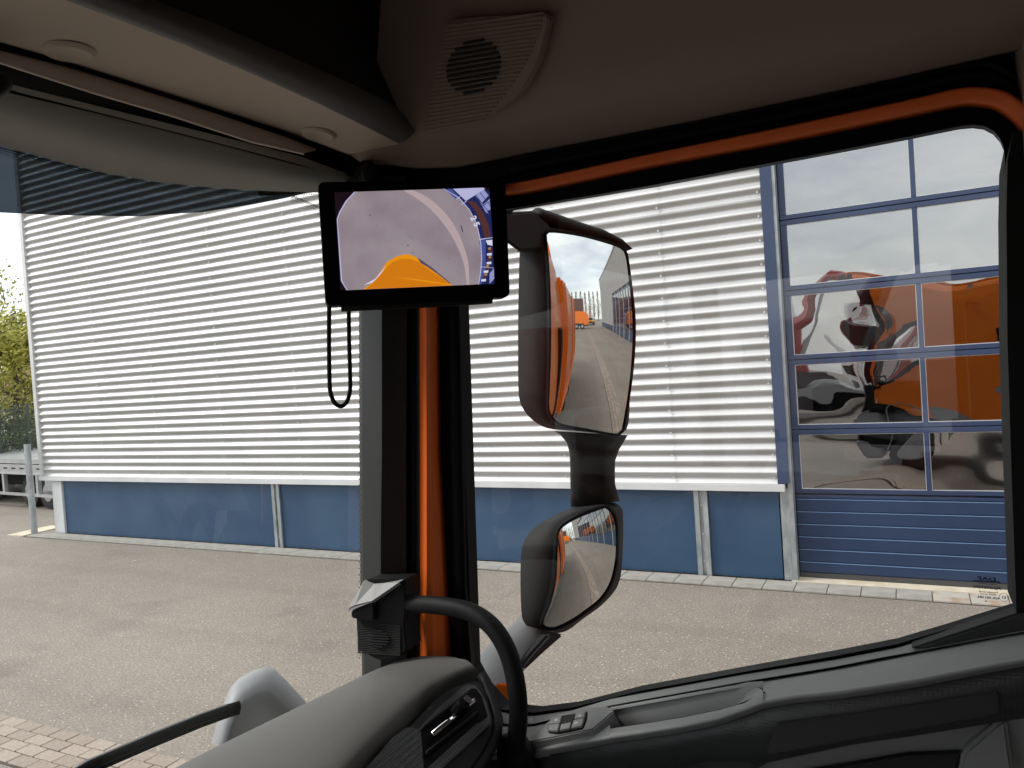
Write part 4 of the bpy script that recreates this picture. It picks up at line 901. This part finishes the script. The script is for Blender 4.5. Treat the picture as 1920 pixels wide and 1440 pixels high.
# wheels (right side and left side), wings and chassis
for sg in (1,-1):
    for wx in (-.05,5.2,6.6):
        w=MB().tube([(wx,sg*.93,.52),(wx,sg*.96,.52),(wx,sg*1.21,.52),(wx,sg*1.235,.52)],[.48,.52,.52,.48],32).build('wheel','tyre',T)
        MB().loft([[Vector((wx+r*math.cos(a),sg*yv,.52+r*math.sin(a))) for a in [k*2*math.pi/28 for k in range(28)]] for r,yv in ((.30,1.236),(.28,1.242),(.26,1.20),(.14,1.19),(.13,1.25),(.02,1.26))],caps=True).build('rim','rim_steel',w)
        for k in range(10):
            a=k*math.pi/5; MB().cyl((wx+.19*math.cos(a),sg*1.19,.52+.19*math.sin(a)),(wx+.19*math.cos(a),sg*1.225,.52+.19*math.sin(a)),.014,6).build('wheel_nut','chrome',w)
arch=[Vector((-.05+.62*math.cos(a),0,.52+.62*math.sin(a))) for a in [math.pi*k/14 for k in range(15)]]
for sg in (1,-1):
    MB().grid([[p+Vector((0,sg*.95,0)) for p in arch],[p+Vector((0,sg*1.255,0)) for p in arch]]).build('wheel_arch','grey_paint',T,smooth=True,solid=.02)
MB().box((-1.2,-1.2,.38),(-.72,1.22,.80)).build('bumper','grey_paint',T,bevel=.05)
MB().box((-1.0,-.45,.6),(8.6,.45,.95)).build('chassis','rubber',T)
MB().box((.62,.75,.55),(1.9,1.22,1.0)).build('fuel_tank','alu',T,bevel=.06)
hd_=MB().prism([Vector((-1.0,1.10,.98)),Vector((-.75,1.235,.98)),Vector((-.72,1.235,1.2)),Vector((-.98,1.12,1.2))],(0,.02,0)).build('headlight','white_paint',T)
MB().box((2.02,-1.1,.9),(2.06,1.15,3.6)).build('cab_rear_wall','orange_paint',T)
body=MB().box((2.35,-1.26,1.02),(8.2,1.262,3.15)).build('cargo_body','orange_paint',T,bevel=.05)
for k in range(3):
    MB().box((2.5+k*2.8,1.263,1.06),(2.58+k*2.8,1.288,3.08)).build('body_rib','orange_paint',body,bevel=.006)
MB().box((2.4,1.263,1.02),(8.1,1.30,1.12)).build('body_sill','orange_paint',body,bevel=.01)
MB().box((8.2,-1.25,.75),(9.3,1.275,3.25)).build('tail_hopper','orange_paint',T,bevel=.06)
MB().box((2.0,1.15,.50),(4.5,1.235,.95)).build('side_guard','grey_paint',T,bevel=.01)
for k in range(3): MB().box((2.2+k*2.2,1.236,.90),(2.32+k*2.2,1.250,.94)).build('marker_lamp','yellow_paint',T)
# ------------------------------------------------------------------ monitor
P4=[ATD(596,341,1.085),ATD(948,337,1.155),ATD(956,557,1.155),ATD(611,574,1.085)]
O=P4[3]; mp_=plane3(P4[0],P4[1],P4[3]); mn=mp_[1] if mp_[1].dot(CAM-O)>0 else -mp_[1]
def AM(pts,o=0): return [ATP(x,y,(mp_[0],mn))+mn*o for x,y in pts]
mon=thing('monitor','black camera monitor hanging from the cab headliner showing orange roof and yard','monitor',tuple(sum(P4,Vector())/4))
cs=[Vector((x,y,0)) for x,y in ((596,341),(948,337),(956.5,557),(611,574))]
bz=[(p.x,p.y) for p in roundpoly(cs,12,5)]
MB().prism(AM(bz),-mn*.028).build('bezel','gloss_black',mon,bevel=.0025)
MB().tube(AM(((640,575.5),(700,572.5),(780,569),(850,565.5),(925,560.5)),-.01),.006,8).build('lower_strip','rubber',mon,smooth=True)
k6=K(590,330,5.189)
def scr(nm,pts,m,lvl): return MB().poly(AM(k6(*pts),.0004+lvl*.00025)).build(nm,m,mon)
for nm,c in (('scr_grey',(.30,.245,.275)),('scr_grey2',(.36,.315,.34)),('scr_strip',(.47,.37,.38)),('scr_dark',(.010,.004,.008)),('scr_orange',(.82,.30,.008)),('scr_orange2',(.66,.20,.006)),('scr_navy',(.014,.020,.10)),('scr_blue',(.06,.09,.30)),('scr_sky',(.30,.32,.60)),('scr_lilac',(.48,.48,.72)),('scr_brown',(.09,.03,.03)),('scr_white',(.7,.7,.85)),('scr_mark',(.10,.08,.12)),('scr_yellow',(.45,.22,.04))):
    mat(nm,c,emit=.78/2**.55*1.0)
# soft gradient on the yard picture
m=MATS['scr_grey']; t=m.node_tree; tc=t.nodes.new('ShaderNodeTexCoord'); z=t.nodes.new('ShaderNodeTexNoise'); z.inputs['Scale'].default_value=14; z.inputs['Detail'].default_value=6
r=t.nodes.new('ShaderNodeValToRGB'); r.color_ramp.elements[0].position=.3; r.color_ramp.elements[0].color=(.24,.19,.225,1); r.color_ramp.elements[1].position=.7; r.color_ramp.elements[1].color=(.36,.30,.33,1)
t.links.new(tc.outputs['Object'],z.inputs[0]); t.links.new(z.outputs[0],r.inputs[0]); t.links.new(r.outputs[0],t.nodes['Principled BSDF'].inputs['Emission Color'])
scr('screen',((190,160),(1700,113),(1748,1050),(250,1112)),'scr_dark',0)
scr('screen_yard',((385,155),(1250,127),(1400,215),(1500,330),(1570,460),(1610,640),(1620,800),(1610,940),(1590,1055),(310,1112),(255,1020),(215,420),(240,350),(300,245)),'scr_grey',1)
scr('screen_edge',((215,420),(240,350),(300,245),(385,155),(398,155),(312,250),(250,355),(224,425),(268,1015),(318,1111),(310,1112),(255,1020)),'scr_lilac',2)
st=[(860,141,955,138),(1000,225,1090,205),(1120,320,1210,300),(1230,440,1320,425),(1330,580,1405,570),(1410,740,1465,730),(1455,880,1498,875),(1480,1060,1503,1060)]
q=smoothpath([Vector((a,b,0)) for a,b,c,d in st],4); q2=smoothpath([Vector((c,d,0)) for a,b,c,d in st],4)
b=MB().grid([AM(k6(*[(p.x,p.y) for p in q]),.0009),AM(k6(*[(p.x,p.y) for p in q2]),.0009)]); b.build('screen_strip','scr_strip',mon)
scr('screen_building',((1250,127),(1640,114),(1700,160),(1730,600),(1745,1000),(1746,1050),(1590,1055),(1610,940),(1620,800),(1610,640),(1570,460),(1500,330),(1400,215)),'scr_navy',2)
scr('screen_cladding',((1345,126),(1640,115),(1655,128),(1470,245)),'scr_lilac',3)
scr('screen_plinth',((1262,130),(1330,127),(1400,200),(1375,230)),'scr_blue',3); scr('screen_plinth',((1600,630),(1660,620),(1662,900),(1650,960),(1625,1050),(1592,1054),(1612,930),(1620,800)),'scr_blue',3)
for i,(a,b_,c,d_) in enumerate((((1560,195),(1640,130),(1690,190),(1625,265)),((1600,240),(1640,275),(1690,370),(1660,350)),((1630,290),(1700,225),(1708,330),(1670,340)))): scr('screen_window',(a,b_,c,d_),'scr_sky',3)
scr('screen_vehicle',((1480,240),(1560,255),(1640,360),(1690,480),(1715,590),(1650,600),(1620,470),(1560,340)),'scr_brown',3)
scr('screen_window',((1662,628),(1725,622),(1728,680),(1680,670)),'scr_white',4)
for i in range(12):
    a=700+i*28; w=14+ (i%3)*5; xx=1700-(i*i)*.55+ (i%2)*8; scr('screen_vehicle',((xx-w,a),(xx+w,a-6),(xx+w-3,a+18),(xx-w+3,a+20)),('scr_yellow','scr_brown','scr_white')[i%3],4)
scr('screen_window',((1700,950),(1742,900),(1745,1000),(1700,1050)),'scr_sky',3)
for l_ in (((1372,228),(1413,200),(1418,204),(1377,233)),((1422,280),(1472,244),(1476,249),(1427,285)),((1250,128),(1258,127),(1405,212),(1505,328),(1575,458),(1617,640),(1627,800),(1617,940),(1597,1055),(1588,1055),(1608,940),(1618,800),(1608,640),(1568,462),(1498,332),(1398,218)),((1598,615),(1728,598),(1728,604),(1600,626)),((1620,882),(1740,895),(1740,899),(1620,888))): scr('screen_line',l_,'scr_lilac',5)
for l_ in (((1560,190),(1566,186),(1690,350),(1688,358)),((1600,160),(1605,157),(1705,290),(1705,298)),((1620,297),(1700,250),(1701,256),(1624,302))): scr('screen_line',l_,'scr_navy',6)
scr('screen_roof',((470,1104),(560,1040),(640,930),(700,840),(790,785),(870,763),(930,766),(1000,800),(1050,850),(1150,905),(1230,970),(1335,1058),(1335,1066),(520,1102)),'scr_orange',3)
scr('screen_roof_face',((500,1103),(600,1000),(690,900),(760,835),(840,808),(930,808),(1010,840),(1100,905),(1220,985),(1320,1060),(1300,1068)),'scr_orange2',4)
scr('screen_roof_line',((760,985),(1000,1005),(1290,1050),(1320,1062),(1300,1066),(1000,1020)),'scr_orange',5)
scr('screen_mirror',((1000,800),(1025,812),(1150,900),(1240,975),(1335,1056),(1300,1040),(1200,960),(1100,890),(1030,850)),'scr_mark',5)
scr('screen_mirror',((480,1062),(590,1000),(640,940),(690,880),(640,960),(560,1040)),'scr_white',4)
for x_,y_,r_ in ((538,380,9),(600,476,5),(923,590,6),(950,608,6),(853,665,5),(907,675,8),(950,748,7),(1157,574,5),(1087,806,5),(1305,808,5),(835,322,4),(1142,762,4)): scr('screen_speck',[(x_+r_*math.cos(a),y_+r_*.8*math.sin(a)) for a in [k*math.pi/4 for k in range(8)]],'scr_mark',2)
scr('screen_speck',((1418,470),(1430,485),(1446,545),(1436,550),(1424,510)),'scr_mark',2)
me_c=AM(k6((1556,445)),.0022)[0]; xa=(AM(k6((1580,490)),.0022)[0]-AM(k6((1535,400)),.0022)[0]).normalized(); ya=mn.cross(xa)
Mt=Matrix(((xa.x,ya.x,mn.x,me_c.x),(xa.y,ya.y,mn.y,me_c.y),(xa.z,ya.z,mn.z,me_c.z),(0,0,0,1)))
text_mesh('screen_number','2 5',.0125,'scr_white',Mt,mon)
# mounting arm
MB().tube([ATP(700,338,(mp_[0]-mn*.015,mn)),AT(690,322,'y',1.02),AT(688,312,'y',1.06)],.012,10).build('mount_arm','rubber',mon,smooth=True)
cable=[AM(((x_,y_),),-.02)[0] for x_,y_ in ((618,560),(617.5,640),(618.5,712),(620.5,736),(628,755),(639.5,762),(650.5,755),(657,736),(658,712),(656,640),(655,560))]
cbo=thing('cable_loop','thin black cable hanging in a loop below the left end of the monitor','cable',tuple(cable[0]))
MB().tube(smoothpath(cable,6),.0032,10).build('cable','black_plastic',cbo,smooth=True)
# ------------------------------------------------------------------ vehicles across the yard (seen in panes, mirrors, side glass)
def lorry(name,label,loc,ang,cabm,bodym,kind,cat='truck'):
    t=thing(name,label,cat,loc); c,s=math.cos(ang),math.sin(ang); base=Vector(loc)
    def tr(b): b.v=[base+Vector((v.x*c-v.y*s,v.x*s+v.y*c,v.z)) for v in b.v]; return b
    cb=tr(MB().prism([Vector((0,-1.22,.7)),Vector((2.1,-1.22,.7)),Vector((2.1,-1.22,3.0)),Vector((.35,-1.22,3.0)),Vector((.02,-1.22,1.8))],(0,2.44,0))).build('cab',cabm,t,bevel=.06)
    tr(MB().prism([Vector((.02,-1.08,1.85)),Vector((.30,-1.08,2.75)),Vector((.26,-1.08,2.78)),Vector((-.03,-1.08,1.86))],(0,2.16,0))).build('windscreen','truck_window',cb)
    for yy in (-1.235,1.225): tr(MB().box((.45,yy,1.85),(1.35,yy+.012,2.65))).build('side_window','truck_window',cb)
    tr(MB().box((-.12,-1.2,.35),(.1,1.2,.95))).build('bumper','grey_paint',t,bevel=.03)
    for yy in (-.95,.65): tr(MB().box((-.14,yy,.6),(-.115,yy+.3,.8))).build('headlight','white_paint',t)
    tr(MB().box((.3,-.45,.55),(8.3,.45,.9))).build('chassis','rubber',t)
    for wx in (1.0,5.6,6.95):
        for yy in (-1.2,.92):
            w=tr(MB().tube([Vector((wx,yy,.5)),Vector((wx,yy+.28,.5))],.5,24)).build('wheel','tyre',t)
            tr(MB().tube([Vector((wx,yy-.012,.5)),Vector((wx,yy+.292,.5))],.28,18)).build('rim','rim_steel',w)
    if kind=='refuse':
        tr(MB().box((2.4,-1.24,1.0),(7.4,1.24,3.2))).build('cargo_body',bodym,t,bevel=.06); tr(MB().prism([Vector((7.4,-1.25,.7)),Vector((8.6,-1.25,.9)),Vector((8.4,-1.25,2.6)),Vector((7.4,-1.25,3.3))],(0,2.5,0))).build('tail_hopper',bodym,t,bevel=.05)
        for yy in (-1.26,1.245): tr(MB().box((2.8,yy,2.5),(4.6,yy+.012,2.9))).build('side_sign','white_paint',t)
    elif kind=='box':
        tr(MB().box((2.3,-1.25,1.0),(8.3,1.25,3.9))).build('box_body',bodym,t,bevel=.03); 
        for yy in (-1.266,1.251): tr(MB().box((3.0,yy,1.5),(7.6,yy+.014,2.6))).build('side_band','blue_paint',t)
    else:
        tr(MB().box((2.3,-1.2,.95),(8.3,1.2,1.15))).build('flat_bed',bodym,t); tr(MB().box((2.3,-1.2,1.15),(2.4,1.2,1.8))).build('headboard','white_paint',t)
        tr(MB().tube([Vector((2.7,0,1)),Vector((2.7,0,3.2))],.22,12)).build('crane_column','red_paint',t)
        tr(MB().tube([Vector((2.7,0,3.1)),Vector((4.6,.2,4.3)),Vector((6.8,.3,3.3))],[.20,.17,.12],8)).build('crane_boom','red_paint',t)
        tr(MB().tube([Vector((2.9,.2,2.2)),Vector((4.2,.3,3.9))],.07,8)).build('crane_ram','chrome',t)
        tr(MB().box((2.35,-.9,1.2),(3.05,.9,1.7))).build('control_box','charcoal',t,bevel=.03)
    return t
lorry('crane_truck','red lorry with folded red loading crane parked across the yard',(-6.2,-9.5,0),.35,'red_paint','grey_paint','crane')
lorry('box_truck','white box lorry with a broad blue band parked across the yard',(-12.5,-13.5,0),.15,'white_paint','white_paint','box')
lorry('refuse_truck','orange refuse truck parked in a row across the yard',(7.5,-14.5,0),1.2,'orange_paint','orange_paint','refuse')
lorry('crane_truck','white lorry with red crane parked beside the box lorry',(-2.4,-15.5,0),.9,'white_paint','grey_paint','crane')
lorry('refuse_truck','orange refuse truck standing across the far end of the yard road',(44,-4.8,0),math.pi/2,'orange_paint','orange_paint','refuse')
lorry('crane_truck','white crane lorry small at the far end of the yard',(66,5.2,0),math.pi,'white_paint','yellow_paint','crane')
for k in range(5):
    lorry('refuse_truck',['orange refuse truck in the row facing the hall, nearest the cab','orange refuse truck second in the row facing the hall','orange refuse truck third in the row facing the hall','orange refuse truck fourth in the row facing the hall','orange refuse truck at the far end of the row facing the hall'][k],(11+k*4.6,-7.5,0),-math.pi/2,'orange_paint','orange_paint','refuse')
bw=thing('brick_warehouse','dark brown warehouse far behind the parked orange truck','building',(75,-6,0))
MB().box((75,-14,0),(90,3.4,7.5)).build('wall','brown_wall',bw); MB().box((74.9,-14.1,7.5),(90.1,3.5,7.7)).build('roof','grey_paint',bw)
for k in range(10):
    x_,y_=104+random.uniform(-3,3),-2+k*2.4
    t=thing('poplar_tree','tall thin poplar in the far row behind the yard','tree',(x_,y_,0),'poplars at the far end of the yard')
    MB().tube([(x_,y_,0),(x_,y_,11)],[.25,.04],6).build('trunk','bark',t); b=MB(); rr=random.Random(k)
    for q_ in range(260):
        z=rr.uniform(1.5,12); w_=1.1*math.sin(math.pi*min(1,(z)/13))+.1; a=rr.uniform(0,6.28); c=Vector((x_+w_*math.cos(a)*rr.random(),y_+w_*math.sin(a)*rr.random(),z)); b.add([c,c+Vector((.05,.12,.5)),c+Vector((-.1,.2,.55)),c+Vector((0,.15,.05))],[(0,1,2,3)])
    b.build('crown','leaf_far',t)
